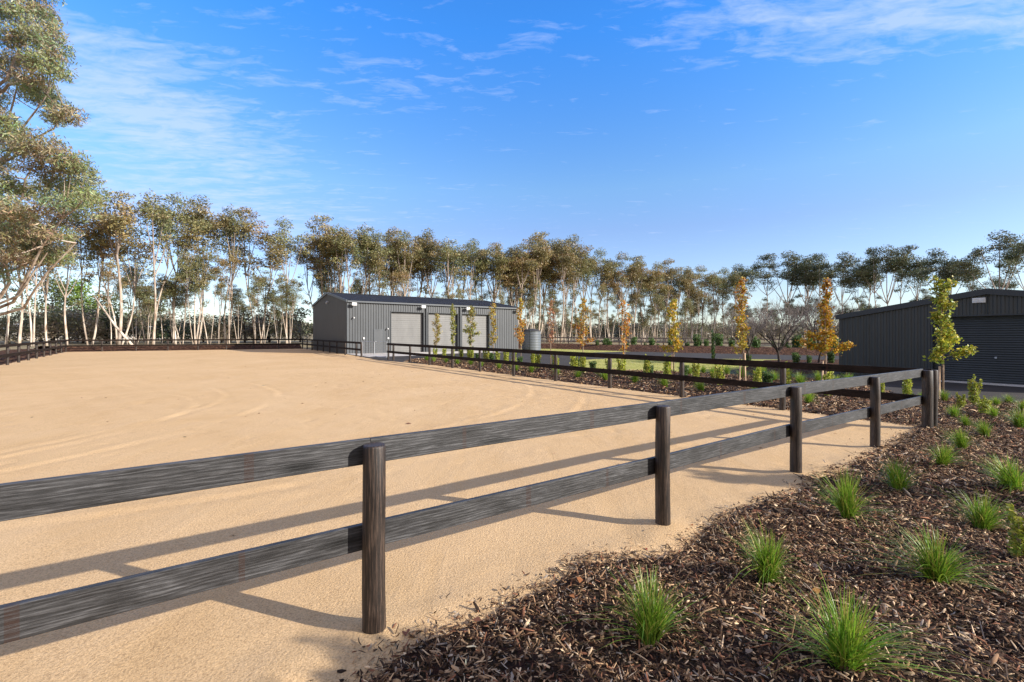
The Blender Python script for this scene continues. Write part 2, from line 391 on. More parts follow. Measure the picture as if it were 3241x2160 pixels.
# arena sand: a skewed rectangle, dense towards the camera
FN = Vector((0.8235, 0.567))                      # along the near fence
FS_ = Vector((-0.589, 0.808))                     # along the side fence
P1, P2, P3, P4 = at(1184, 2003), at(2098, 1668), at(2519.5, 1504), at(2771, 1419)
CA = at(2936, 1361)
CB = CA + Vector((0.150, 0.055, 0))
LNEAR, LFAR, RFAR = Vector((-6.1, -1.8)), Vector((-38.75, 40.0)), Vector((-23.0, 50.6))
def grid(name, A, B, C, D, nu, nv, fz, mat, pu=1.0, pv=1.0, flipu=False):
    u = np.linspace(0, 1, nu) ** pu; v = np.linspace(0, 1, nv) ** pv
    if flipu: u = 1 - u[::-1]
    U, Vv = np.meshgrid(u, v)
    P = lambda i: ((1 - U) * (1 - Vv) * A[i] + U * (1 - Vv) * B[i] + U * Vv * C[i] + (1 - U) * Vv * D[i])
    X, Y = P(0), P(1); Z = fz(X, Y)
    V = np.stack([X, Y, Z], -1).reshape(-1, 3)
    i = np.arange((nv - 1) * nu).reshape(nv - 1, nu)[:, :-1].ravel()
    F = np.stack([i, i + 1, i + nu + 1, i + nu], 1)
    return link(name, np_mesh(name, V, F, mat, smooth=True))
post_xy = [P1, P2, P3, P4, CA]
def sand_z(X, Y):
    d = np.hypot(X, Y)
    z = gz(X, Y) + 0.012 * fbm(X * 0.8, Y * 0.8, 4, 3) + 0.010 * fbm(X * 3.1, Y * 3.1, 4, 9) * np.clip(1.6 - d / 12, 0.2, 1)
    # drag marks of the rake, long shallow waves
    ph = (X * 0.62 + Y * 0.78) * 9 + 5 * fbm(X * 0.25, Y * 0.25, 3, 21)
    z = z + 0.0016 * np.sin(ph) * np.clip((d - 4) / 5, 0, 1)
    # wheel and hoof tracks curving over the middle of the arena
    for (cx_, cy_, r_) in ((-14, 9, 7.0), (-14, 9, 8.3), (-12, 8, 5.2), (-9, 14, 9.5), (-9, 14, 10.9)):
        q = np.hypot(X - cx_, Y - cy_) - r_ + 0.3 * fbm(X * 0.5, Y * 0.5, 3, 5)
        z = z + (0.008 * np.exp(-(q / 0.09) ** 2) - 0.008 * np.exp(-((q - 0.18) / 0.09) ** 2)) * np.clip(0.6 + 3 * fbm(X * 0.6, Y * 0.6, 3, 55), 0, 1)
    # soft heaps along the fence line and round the posts
    q = (X - P1[0]) * -0.567 + (Y - P1[1]) * 0.8235
    z = z + 0.020 * np.exp(-((q + 0.10) / 0.22) ** 2) * (0.6 + 1.6 * fbm(X * 1.7, Y * 1.7, 3, 33))
    z = z + 0.030 * fbm(X * 4.2, Y * 4.2, 4, 37) * np.exp(-((q + 0.25) / 0.55) ** 2)
    z = z - 0.010 * np.clip(vnoise(X * 3.3, Y * 3.3, 91) * vnoise(X * 6.1 + 5, Y * 6.1, 92) - 0.42, 0, 1) * 3.5 * np.clip((d - 3) / 4, 0, 1)
    for p in post_xy:
        e = (X - p[0]) ** 2 + (Y - p[1]) ** 2
        z = z + 0.030 * np.exp(-e / 0.045)
    return z
tag(grid('arena_sand', LNEAR + Vector((-0.6, -1.3)), Vector((8.65, 7.55)), RFAR + Vector((0.1, 0.25)), LFAR + Vector((-0.15, 0.25)), 300, 620, sand_z, M_['sand'], 1.0, 1.9), kind='structure')
sheet('asphalt', [(-8.4, 29.2), (-13.4, 37.4), (1.0, 47.2), (3.2, 47.6), (7.0, 45.9), (12, 44.4), (22, 42), (40, 39), (70, 30), (70, -4), (24, -2), (12, 8)], M_['asphalt'], 0.004)

# ------------------------------------------------------------------ leaf and blade meshes
def frames(rng, n, droop=0.0, up=0.0):
    d = rng.normal(size=(n, 3)); d[:, 2] = d[:, 2] * (1 - abs(droop)) - droop * 1.2 + up
    d /= np.linalg.norm(d, axis=1, keepdims=True) + 1e-9
    q = rng.normal(size=(n, 3)); s = np.cross(d, q); s /= np.linalg.norm(s, axis=1, keepdims=True) + 1e-9
    return d, s
def leaves(rng, C, ln, wd, droop=0.0, col=None, up=0.0):
    """pointed leaf (a folded kite of four corners) at every centre C"""
    n = len(C); d, s = frames(rng, n, droop, up)
    l = (ln * rng.uniform(0.65, 1.35, n))[:, None]; w = (wd * rng.uniform(0.7, 1.3, n))[:, None]
    V = np.empty((n, 4, 3)); V[:, 0] = C - d * l * 0.5; V[:, 1] = C + s * w * 0.5 - d * l * 0.05
    V[:, 2] = C + d * l * 0.5; V[:, 3] = C - s * w * 0.5 - d * l * 0.05
    nn = np.cross(d, s); V[:, (1, 3)] += (nn * w * 0.15)[:, None]
    F = np.arange(n * 4).reshape(n, 4)
    c = np.repeat(col, 4, 0) if col is not None else None
    return V.reshape(-1, 3), F, c
def clump_points(rng, c, r, n, flat=1.0, fill=0.75):
    """points in an ellipsoid, denser to its skin and its top"""
    d = rng.normal(size=(n, 3)); d /= np.linalg.norm(d, axis=1, keepdims=True)
    rad = rng.uniform(0, 1, n) ** (1 / 3.0 * fill + 0.05)
    p = d * rad[:, None]
    low = p[:, 2] < 0; p[low, 2] *= 0.65
    lump = 1 + 0.28 * np.sin(d[:, 0] * 5 + c[0] * 3) * np.sin(d[:, 1] * 5 + c[1] * 3 + d[:, 2] * 4)
    return np.asarray(c) + p * lump[:, None] * np.array([r, r, r * flat])
def tint(rng, n, base, spread, per=0.18):
    b = np.asarray(base)[None, :] * np.exp(rng.normal(0, per, (n, 1)))
    return np.clip(b + rng.normal(0, 1, (n, 3)) * np.asarray(spread), 0.003, 1)

# ------------------------------------------------------------------ gum trees
GUM_COLS = [(0.275, 0.230, 0.092), (0.245, 0.230, 0.098), (0.310, 0.220, 0.096), (0.215, 0.222, 0.100), (0.325, 0.218, 0.100), (0.190, 0.205, 0.098)]
BACKLIT_COLS = [(0.105, 0.125, 0.060), (0.125, 0.135, 0.060), (0.095, 0.115, 0.062), (0.150, 0.142, 0.062)]  # darkened greens: the shade of backlit crowns is put into the leaf colour
def gum_meshes(seed, H=18.0, stems=2, cols=GUM_COLS, wide=1.0, low=0.5, leaf=(0.30, 0.115), dens=1.0, bark='gum_bark', fork=(0.46, 0.62), thin=1.0):
    """slim forking stems, each fanning into rising limbs that carry a domed, ragged crown"""
    rng = np.random.default_rng(seed); rd = random.Random(seed)
    mb = MB(); LV = []; LF = []; LC = []; off = 0; clumps = []
    tone = cols[rd.randrange(len(cols))]
    for s in range(stems):
        ang = 2 * math.pi * (s / max(stems, 1)) + rd.uniform(-0.8, 0.8)
        lean = (rd.uniform(0, 0.03) if stems == 1 else rd.uniform(0.03, 0.09)) * H
        hh = H * (1 if s == 0 else rd.uniform(0.70, 0.98)); hf = rd.uniform(*fork); k = 9
        r0 = rd.uniform(0.10, 0.17) * H / 18 * thin * (1 if s == 0 else 0.85); w1, w2, w3 = rd.uniform(-1, 1), rd.uniform(0, 6), rd.uniform(-1, 1)
        b0 = 0.25 if stems > 1 else 0; pts = []; rad = []
        for i in range(k + 1):
            t = i / k * hf
            e = b0 + lean * (t / 0.6) ** 0.8 + 0.016 * H * w1 * (math.sin(7 * t + w2) - math.sin(w2)); q = 0.016 * H * w3 * math.sin(6.5 * t)
            pts.append(Vector((math.cos(ang) * e - math.sin(ang) * q, math.sin(ang) * e + math.cos(ang) * q, t * hh - (0.15 if i == 0 else 0))))
            rad.append(r0 * (1 - 0.45 * i / k))
        mb.tube(pts, rad, 6)
        top = pts[-1]; nl = rd.randint(4, 6); a0 = rd.uniform(0, 6.28)
        fan = H * 0.105 * wide * (0.85 if stems > 1 else 1.1)
        for j in range(nl):
            az = a0 + 6.28 * j / nl + rd.uniform(-.5, .5); rr = fan * (0.15 if j == 0 else rd.uniform(0.45, 1.15))
            ez = hh * (0.955 - 0.13 * (rr / fan) ** 2) * rd.uniform(0.93, 1.0) if j else hh * 0.955
            st = pts[-1 - rd.randint(0, 2)] if j else top
            end = Vector((top.x + math.cos(az) * rr, top.y + math.sin(az) * rr, ez)); P = []
            for i in range(6):
                t = i / 5; x = st.lerp(end, t); out = (t ** 0.75 - t) * rr * 0.6; P.append(x + Vector((math.cos(az) * out, math.sin(az) * out, 0)))
            mb.tube(P, [r0 * 0.5 * (1 - 0.85 * i / 5) + 0.012 for i in range(6)], 4, False)
            R_ = H * rd.uniform(0.050, 0.070) * (0.8 + 0.25 * wide)
            clumps.append((end, R_, 1.0)); clumps.append((P[4] + Vector((rd.uniform(-.4, .4), rd.uniform(-.4, .4), 0)) * R_, R_ * 0.95, 0.8))
            if rd.random() < 0.75: clumps.append((P[3] + Vector((math.cos(az), math.sin(az), -0.3)) * R_ * 0.6, R_ * rd.uniform(0.6, 0.85), 0.5))
            if rd.random() < 0.35: clumps.append((P[2] + Vector((math.cos(az), math.sin(az), 0)) * R_ * 0.6, R_ * rd.uniform(0.45, 0.6), 0.35))
            for _ in range(2):
                c = end + Vector((rd.uniform(-1, 1), rd.uniform(-1, 1), rd.uniform(-0.7, 0.35))) * R_ * 1.1
                mb.tube([P[4], c], [0.018, 0.006], 3, False); clumps.append((c, R_ * rd.uniform(0.5, 0.8), 0.8))
        for _ in range((1 if rd.random() < low else 0) + (1 if rd.random() < low * 0.6 else 0)):       # a small low bough
            f = rd.uniform(0.62, 0.95) * k; i = int(f); p0 = pts[i].lerp(pts[i + 1], f - i); az = rd.uniform(0, 6.28); L_ = H * rd.uniform(0.07, 0.12)
            e = p0 + Vector((math.cos(az), math.sin(az), rd.uniform(0.7, 1.4))).normalized() * L_
            mb.tube([p0, p0.lerp(e, 0.5) + Vector((0, 0, -0.05 * L_)), e], [r0 * 0.35, r0 * 0.25, 0.012], 4, False)
            r2 = H * rd.uniform(0.03, 0.042); clumps.append((e, r2, 0.8)); clumps.append((e + Vector((rd.uniform(-1, 1), rd.uniform(-1, 1), -0.3)) * r2, r2 * 0.7, 0.7))
        for _ in range(rd.randint(1, 3)):                      # dead twigs lower down
            f = rd.uniform(0.3, 0.98) * k; i = int(f); p0 = pts[i].lerp(pts[min(i + 1, k)], f - i); az = rd.uniform(0, 6.28); L_ = H * rd.uniform(0.04, 0.09)
            mb.tube([p0, p0 + Vector((math.cos(az), math.sin(az), rd.uniform(0.3, 1.4))).normalized() * L_], [0.028, 0.007], 3, False)
    for c, r, dn in clumps:
        n = int(150 * dens * dn * (r / (0.05 * H)) ** 2)
        base = (np.array(cols[rd.randrange(len(cols))]) * 0.6 + np.array(tone) * 0.4) * rd.uniform(0.85, 1.15)
        C = clump_points(rng, c, r, n, rd.uniform(0.7, 0.95), 0.8)
        v, f, cc = leaves(rng, C, leaf[0] * H / 18, leaf[1] * H / 18, 0.45, tint(rng, n, base, (0.018, 0.013, 0.007), 0.25))
        LV.append(v); LF.append(f + off); LC.append(cc); off += len(v)
    crown = np_mesh('crown', np.concatenate(LV), np.concatenate(LF), M_['gum_leaf'], np.concatenate(LC))
    return mb.mesh('trunk', M_[bark], True), crown
def plant_tree(name, meshes, loc, h, H, rz, label, cat, group, wide=1.0, parts=('trunk', 'crown')):
    root = empty(name, loc, rz); s = h / H; root.scale = (s * wide, s * wide, s)
    for nm, me in zip(parts, meshes): link(nm, me, root)
    return tag(root, label, cat, group)

GUMS = [gum_meshes(11 + i, stems=(2, 1, 3, 2, 1, 2, 3, 1)[i], wide=(1, 1.25, 1.0, 1.1, 1.3, 1.0, 1.05, 1.1)[i], low=(0.4, 0.25, 0.6, 0.5, 0.2, 0.6, 0.5, 0.4)[i], dens=1.0) for i in range(8)]
DARKS = [gum_meshes(51 + i, stems=(1, 2, 1, 2)[i], cols=BACKLIT_COLS, wide=(1.6, 1.35, 1.7, 1.4)[i], low=0.3, dens=1.25, fork=(0.5, 0.6), thin=0.8) for i in range(4)]
SMALL = [gum_meshes(81 + i, stems=(1, 2, 1, 3)[i], wide=(0.95, 0.8, 1.05, 0.8)[i], low=0.8, dens=0.75, fork=(0.5, 0.68), thin=0.8) for i in range(4)]

def belt_depth(u):
    r = (u - CX) / FPX
    if u < 2450:
        kk = (54.5 + 60 * r) / (59.4 - 29 * r); return 60 + 29 * kk
    return 108 - (u - 2450) / 790 * 48
Z1 = [(390, 900, 0), (520, 855, 2), (665, 850, 0), (770, 858, 1), (860, 850, 3), (985, 908, 0), (1130, 915, 5), (1255, 965, 1), (1400, 955, 2), (1490, 985, 7),
      (1580, 990, 0), (1660, 1022, 1), (1710, 1002, 5), (1770, 1005, 7), (1840, 1005, 3), (1950, 1050, 0), (2060, 1050, 1), (2170, 1065, 4), (2245, 1072, 2), (2320, 1030, 5)]
Z2 = [(30, 1065, 4), (130, 1075, 7), (220, 1025, 2), (290, 1040, 0), (350, 1028, 3), (425, 1102, 7), (495, 1095, 1), (590, 1110, 4), (690, 1125, 2), (780, 1138, 5), (860, 1165, 0), (940, 1165, 4), (1035, 1175, 1)]
Z3 = [(1110, 1160, 0), (1215, 1120, 2), (1320, 1105, 0), (1385, 1118, 1), (1460, 1118, 2), (1560, 1110, 0), (1640, 1125, 1), (1700, 1092, 2), (1755, 1080, 0), (1830, 1080, 3), (1995, 1083, 1), (2110, 1110, 2), (2250, 1017, 0), (2340, 1065, 2)]
mains = [(x * 0.7225, y * 0.7225, p, GUMS) for x, y, p in Z1] + [(1541 + x * 0.7225, y * 0.7225, p, GUMS) for x, y, p in Z2] + [(1541 + x * 0.7225, y * 0.7225, p, DARKS) for x, y, p in Z3]
ms = sorted(mains, key=lambda m: m[0])
for m1, m2 in zip(ms, ms[1:]):                         # trees standing just behind the gaps of the front row
    if m1[0] > 1000 and m2[0] - m1[0] > 38 and m1[0] < 2340:
        mains.append(((m1[0] + m2[0]) / 2, max(m1[1], m2[1]) + 12, int(m1[0]) % 4, m1[3]))
mains += [(u, v, p, GUMS) for u, v, p in ((18, 660, 1), (62, 700, 4), (104, 650, 5), (148, 735, 7), (212, 745, 4))]
ZONES = [(0, 950, 'gum trees behind the far rails', 'tall gum tree behind the far rails, {} from the spreading gum towards the shed'),
         (950, 1650, 'gum trees behind the grey shed', 'tall gum tree rising behind the grey shed roof, {} from the gable end'),
         (1650, 2330, 'gum trees beyond the curved road', 'tall slim gum tree beyond the curved road, {} counted from the water tank'),
         (2330, 2790, 'dark gum trees behind the bare trees', 'dark flat crowned gum tree behind the bare trees, {} counted towards the garage'),
         (2790, 3400, 'dark gum trees over the garage', 'dark open crowned gum over the black garage roof, {} from its low end')]
rg = random.Random(5); cnt = {}
for u, v, p, fam in sorted(mains, key=lambda m: m[0]):
    d = belt_depth(u) + rg.uniform(-2.5, 2.5); b = ray(u, d); h = height_of(v, d) - b.z
    for lo, hi, grp, lab in ZONES:
        if lo <= u < hi:
            i = cnt.get(grp, 0); cnt[grp] = i + 1
            plant_tree('gum_tree', fam[p], b, h, 18.0, rg.uniform(0, 6.28), lab.format(ORD[i]), 'tree', grp, rg.uniform(0.95, 1.15) if fam is GUMS else rg.uniform(1.0, 1.2))
# thinner, shorter trunks that stand among the tall ones
SECOND = [(335, 930, 16, 'thinner gum tree with a low crown among the trunks behind the far rails', 'thin gums behind the far rails', SMALL),
          (1000, 1640, 14, 'shorter gum tree whose crown sits just above the grey shed roof', 'short gums behind the grey shed', SMALL),
          (1660, 2330, 48, 'thin pale gum trunk with a small crown beyond the curved road', 'thin gums beyond the curved road', SMALL),
          (2340, 2800, 14, 'short dark gum with a low crown behind the bare trees', 'short gums behind the bare trees', DARKS),
          (2830, 3240, 6, 'short dark gum with its low crown at the garage roof edge', 'short gums at the garage roof', DARKS)]
for lo, hi, n, lab, grp, fam in SECOND:
    for i in range(n):
        u = lo + (i + rg.uniform(0.15, 0.85)) * (hi - lo) / n
        d = belt_depth(u) + rg.uniform(-5, 7); b = ray(u, d)
        h = (rg.uniform(8.0, 14.0) if u < 1650 else rg.uniform(5.5, 13.0)) if fam is SMALL else rg.uniform(6.5, 10.5)
        if u < 330: h = rg.uniform(9, 13)
        plant_tree('slim_gum_tree', fam[rg.randrange(4)], b, h, 18.0, rg.uniform(0, 6.28), lab, 'tree', grp, rg.uniform(0.8, 1.15))

# leaning bare trunks under the belt
mbx = MB(); mbx.tube([(0, 0, -0.1), (-2.6, 0.3, 2.6), (-5.3, 0.5, 6.2)], [0.17, 0.13, 0.07], 7)
o = mbx.build('leaning_trunk', M_['gum_bark'], None, ray(424, 57), smooth=True)
tag(o, 'bare pale tree trunk leaning steeply over behind the far rails', 'tree trunk')

# ------------------------------------------------------------------ the big spreading gum by the left rails
def big_gum():
    rng = np.random.default_rng(77); rd = random.Random(77)
    D = 27.0; base = Vector((-33.5, 27.5, gz(-33.5, 27.5)))
    root = empty('spreading_gum_tree', base)
    def W_(u, v, d): return Vector(((u - CX) / FPX * d, d, height_of(v, d))) - base
    mb = MB()
    trunk = [Vector((0, 0, -0.3)), Vector((0.2, 0.1, 2.2)), Vector((0.9, 0.0, 4.5)), Vector((1.6, -0.2, 7.5)), Vector((1.9, 0, 11.5)), Vector((2.2, 0.2, 16.0)), Vector((2.3, 0, 21.0))]
    mb.tube(trunk, [0.62, 0.50, 0.44, 0.38, 0.30, 0.22, 0.10], 10)
    clumps = []
    def limb(p0, tgt, r, r1=0.03, bend=0.12):
        a = Vector(p0); b = Vector(tgt); L_ = (b - a).length; pts = [a]; k = 6
        for i in range(1, k):
            t = i / k; q = a.lerp(b, t) + Vector((rd.uniform(-1, 1), rd.uniform(-1, 1), rd.uniform(-0.5, 0.5))) * L_ * 0.035 + Vector((0, 0, -bend * L_ * math.sin(math.pi * t)))
            pts.append(q)
        pts.append(b); mb.tube(pts, [r * (1 - i / k) + r1 for i in range(k + 1)], 6, False); return pts
    # lower crown (photograph columns 0..310, rows 430..880) and upper crown (0..235, rows 0..390)
    lower = [(40, 520), (100, 470), (150, 455), (160, 520), (60, 590), (210, 500), (255, 520), (285, 560), (300, 610), (240, 590), (190, 570), (130, 610), (250, 650), (210, 690), (165, 660),
             (110, 690), (60, 670), (20, 640), (225, 745), (170, 740), (120, 760), (70, 750), (30, 730), (200, 790), (145, 810), (90, 820), (40, 810), (10, 870), (-30, 700), (-40, 560), (-40, 820), (280, 640)]
    upper = [(30, 40), (80, 30), (130, 30), (165, 60), (185, 110), (150, 120), (100, 110), (40, 120), (195, 160), (150, 190), (95, 190), (30, 190), (180, 225), (130, 250), (80, 250), (165, 285),
             (150, 320), (120, 300), (205, 335), (222, 365), (190, 375), (10, 300), (20, 370), (-30, 60), (-30, 180), (-40, 300), (30, 430), (60, 400), (0, 450), (60, -50), (120, -40), (10, -60), (170, -20)]
    for lst, p0s, dl in ((lower, (2, 3), 24.5), (upper, (4, 5), 26.0)):
        for i, (u, v) in enumerate(lst):
            u -= 24; d = dl + rd.uniform(-1.6, 3.2); c = W_(u, v, d)
            clumps.append((c, rd.uniform(0.62, 0.95)))
            c2 = W_(u + rd.uniform(-30, 30), v + rd.uniform(-24, 30), d + rd.uniform(-1.6, 1.6)); clumps.append((c2, rd.uniform(0.5, 0.8)))
    # main limbs, sweeping up to the right
    limbs = []
    for (s, u, v, d, r) in ((1, 150, 590, 24.8, 0.20), (1, 200, 690, 24.4, 0.17), (2, 230, 640, 25.5, 0.16), (2, 120, 650, 24.2, 0.15), (3, 250, 560, 26, 0.15), (3, 120, 500, 25.5, 0.16),
                            (1, 240, 770, 24.6, 0.15), (1, 150, 800, 25, 0.13), (4, 150, 300, 26, 0.15), (4, 205, 345, 26, 0.10), (5, 170, 140, 26.5, 0.13), (5, 110, 60, 27, 0.13), (4, 60, 250, 26, 0.12), (6, 90, -30, 27, 0.08)):
        limbs += limb(trunk[s], W_(u, v, d), r * 0.6)
    LV = []; LF = []; LC = []; off = 0
    cols = [(0.235, 0.262, 0.115), (0.200, 0.250, 0.130), (0.27, 0.235, 0.125), (0.265, 0.272, 0.135), (0.30, 0.240, 0.14)]
    for c, r in clumps:
        near = min(limbs, key=lambda q: (q - c).length)
        mb.tube([near, near.lerp(c, 0.5) + Vector((0, 0, -0.1)), c], [0.045, 0.028, 0.010], 4, False)
        for _ in range(4):
            e = c + Vector((rd.uniform(-1, 1), rd.uniform(-1, 1), rd.uniform(-0.6, 0.8))) * r
            mb.tube([c, e], [0.014, 0.005], 3, False)
        n = int(500 * (r / 0.8) ** 2)
        C = clump_points(rng, c, r * 1.12, n, 0.8, 1.0)
        base_c = np.array(cols[rd.randrange(5)])
        v, f, cc = leaves(rng, C, 0.25, 0.052, 0.7, tint(rng, n, base_c, (0.03, 0.026, 0.016), 0.28))
        LV.append(v); LF.append(f + off); LC.append(cc); off += len(v)
    link('trunk', mb.mesh('trunk', M_['gum_bark'], True), root)
    link('crown', np_mesh('crown', np.concatenate(LV), np.concatenate(LF), M_['gum_leaf'], np.concatenate(LC)), root)
    tag(root, 'huge spreading gum tree with sweeping pale limbs, towering over the side rails', 'tree')
big_gum()

# ------------------------------------------------------------------ scrub, pines and woodland behind the belt
def bush_mesh(seed, cols, H=6.0, Wd=4.0, nclump=14, leaf=0.34, name='crown', n_each=110, dome=True):
    rng = np.random.default_rng(seed); rd = random.Random(seed); LV = []; LF = []; LC = []; off = 0; mb = MB()
    mb.tube([(0, 0, -0.1), (0.1, 0, H * 0.35), (0, 0.1, H * 0.7)], [0.16, 0.11, 0.04], 6)
    for i in range(nclump):
        a = rd.uniform(0, 6.28); t = (i + 0.5) / nclump
        rr = Wd * 0.5 * (math.sqrt(max(0.05, 1 - (t - 0.25) ** 2 / 0.62)) if dome else (1.02 - t)) * rd.uniform(0.35, 0.85)
        c = Vector((math.cos(a) * rr, math.sin(a) * rr, H * (0.14 + 0.78 * t)))
        r = Wd * rd.uniform(0.17, 0.26) * (1 if dome else (1.25 - t))
        mb.tube([(0, 0, max(0.2, c.z - r * 1.4)), tuple(c)], [0.05, 0.012], 3, False)
        C = clump_points(rng, c, r, n_each, 0.85); b = np.array(cols[rd.randrange(len(cols))])
        v, f, cc = leaves(rng, C, leaf, leaf * 0.5, 0.1, tint(rng, n_each, b, (0.01, 0.01, 0.004)))
        LV.append(v); LF.append(f + off); LC.append(cc); off += len(v)
    return mb.mesh('trunk', M_['dark_bark'], True), np_mesh('crown', np.concatenate(LV), np.concatenate(LF), M_['gum_leaf'], np.concatenate(LC))
SCRUB_C = [(0.22, 0.20, 0.11), (0.28, 0.23, 0.15), (0.18, 0.18, 0.09), (0.32, 0.26, 0.18)]
DENSE_C = [(0.055, 0.080, 0.036), (0.075, 0.095, 0.042), (0.10, 0.115, 0.05)]
PINE_C = [(0.15, 0.24, 0.040), (0.12, 0.20, 0.036), (0.19, 0.25, 0.055)]
SCRUBS = [bush_mesh(200 + i, SCRUB_C, 5.0, 5.5) for i in range(3)]
DENSE = [bush_mesh(220 + i, DENSE_C, 4.0, 5.5, 12) for i in range(2)]
PINE = [bush_mesh(240, PINE_C, 9.0, 6.5, 22, 0.4), bush_mesh(241, [(0.11, 0.14, 0.045), (0.14, 0.155, 0.055)], 9.0, 6.5, 22, 0.4)]
plant_tree('pine_tree', PINE[0], ray(245, 84), height_of(892, 84), 9.0, 0.4, 'bright green bushy tree glowing between the gum trunks', 'tree', None, 0.85)
plant_tree('pine_tree', PINE[1], ray(165, 80), height_of(880, 80), 9.0, 1.4, 'olive green dense tree beside the bright green bushy tree', 'tree', None, 1.0)
plant_tree('pine_tree', PINE[1], ray(345, 88), height_of(935, 88), 9.0, 2.4, 'yellowish green broad bush on the shed side of the bright green tree', 'tree', None, 1.1)
plant_tree('pine_tree', DENSE[0], ray(468, 96), height_of(960, 96), 4.0, 2.4, 'dark green round topped tree standing beyond the gum trunks over pale roofs', 'tree', None, 0.8)
for i in range(22):
    u = 30 + i * 44 + rg.uniform(-14, 14); d = belt_depth(u) + rg.uniform(12, 24)
    dn = 130 < u < 560 and i % 4 == 0
    h = height_of(rg.uniform(1002, 1030) if dn else rg.uniform(985, 1015), d)
    plant_tree('scrub_bush', (DENSE[(i // 4) % 2] if dn else SCRUBS[i % 3]), ray(u, d), h, 4.0 if dn else 5.0, rg.uniform(0, 6.28),
               'dark dense bush in the scrub behind the gum trunks' if dn else 'grey green bush in the scrub behind the gum trunks', 'bush',
               'dark bushes behind the gum trunks' if dn else 'grey bushes behind the gum trunks', rg.uniform(0.9, 1.3))
for i in range(20):
    u = 1650 + i * 44 + rg.uniform(-14, 14); d = belt_depth(min(u, 2400)) + rg.uniform(18, 40)
    h = height_of(rg.uniform(1022, 1042), d)
    plant_tree('scrub_bush', SCRUBS[i % 3], ray(u, d), h, 5.0, rg.uniform(0, 6.28), 'grey green bush seen low between trunks beyond the curved road', 'bush', 'bushes beyond the curved road', rg.uniform(1.0, 1.5))
def woodland():
    rng = np.random.default_rng(9); LV = []; LF = []; LC = []; off = 0
    for i in range(420):
        u = -300 + 3900 * (i + rng.uniform(0, 1)) / 420; d = rng.uniform(190, 300); b = ray(u, d)
        h = rng.uniform(5, 9) * d / 230
        for j in range(3):
            c = Vector((b.x + rng.uniform(-3, 3), b.y, b.z + h * rng.uniform(0.25, 0.7))); n = 46
            C = clump_points(rng, c, h * 0.42, n, 0.8)
            base = ((0.15, 0.145, 0.085), (0.19, 0.17, 0.11), (0.12, 0.125, 0.07))[rng.integers(3)]
            v, f, cc = leaves(rng, C, 1.5, 0.9, 0.1, tint(rng, n, base, (0.008, 0.008, 0.005)))
            LV.append(v); LF.append(f + off); LC.append(cc); off += len(v)
    o = link('distant_woodland', np_mesh('distant_woodland', np.concatenate(LV), np.concatenate(LF), M_['gum_leaf'], np.concatenate(LC)))
    tag(o, 'low grey green woodland along the horizon', 'woodland', kind='stuff')
woodland()
# farm building glimpsed between the trunks
def farm_building(u, d, w, h, label):
    r = empty('farm_building', ray(u, d), R(20))
    m = MB(); m.box(-w, w, -3, 3, 0, h); m.build('wall', M_['concrete'], r)
    m = MB(); m.add([(-w - .4, -3.6, h), (w + .4, -3.6, h), (w + .4, 0, h + 1.3), (-w - .4, 0, h + 1.3), (w + .4, 3.6, h), (-w - .4, 3.6, h), (-w - .4, -3.6, h - .15), (w + .4, -3.6, h - .15)],
                    [(0, 1, 2, 3), (3, 2, 4, 5), (0, 3, 5), (1, 4, 2), (6, 7, 1, 0)]); m.build('roof', M_['white_plastic'], r)
    tag(r, label, 'building')
farm_building(150, 104, 5.5, 2.4, 'long pale roofed farm building glimpsed behind trunks near the spreading gum')
farm_building(436, 112, 4.5, 2.2, 'pale roofed farm building glimpsed under the dark round topped tree')

# ------------------------------------------------------------------ fences
def post_mesh(seed, r, h):
    rd = random.Random(seed); mb = MB(); n = 20; prof = [(-0.35, 1.03), (0.0, 1.02), (0.25, 1.0), (0.5, 0.985), (0.75, 0.99), (h - 0.012, 0.97), (h, 0.90)]
    ph = rd.uniform(0, 6.28); o = 0
    vs = []
    for z, s in prof:
        dx, dy = 0.003 * math.sin(z * 5 + ph), 0.003 * math.cos(z * 4 + ph)
        for j in range(n):
            t = 2 * math.pi * j / n; q = r * s * (1 + 0.018 * math.sin(3 * t + ph) + 0.010 * math.sin(7 * t + ph * 2))
            vs.append((q * math.cos(t) + dx, q * math.sin(t) + dy, z))
    fs = []
    for i in range(len(prof) - 1):
        for j in range(n): fs.append((i * n + j, i * n + (j + 1) % n, (i + 1) * n + (j + 1) % n, (i + 1) * n + j))
    fs.append(tuple((len(prof) - 1) * n + j for j in range(n)))
    mb.add(vs, fs); me = mb.mesh('post', M_['post_timber'])
    me.polygons.foreach_set('use_smooth', [len(p.vertices) == 4 for p in me.polygons]); return me
def rail_between(name, a, b, z, root, mat, hgt=0.145, th=0.038, seed=0):
    """one sawn board whose own x axis runs along it"""
    a3 = Vector((a[0], a[1], gz(a[0], a[1]) + z)); b3 = Vector((b[0], b[1], gz(b[0], b[1]) + z)); d = b3 - a3; L_ = d.length
    mb = MB(); mb.cbox(-L_ / 2, L_ / 2, -th / 2, th / 2, -hgt / 2, hgt / 2, 0.003)
    rot = d.to_track_quat('X', 'Z').to_euler()
    return mb.build(name, mat, root, (a3 + b3) / 2 - root.location, rot)
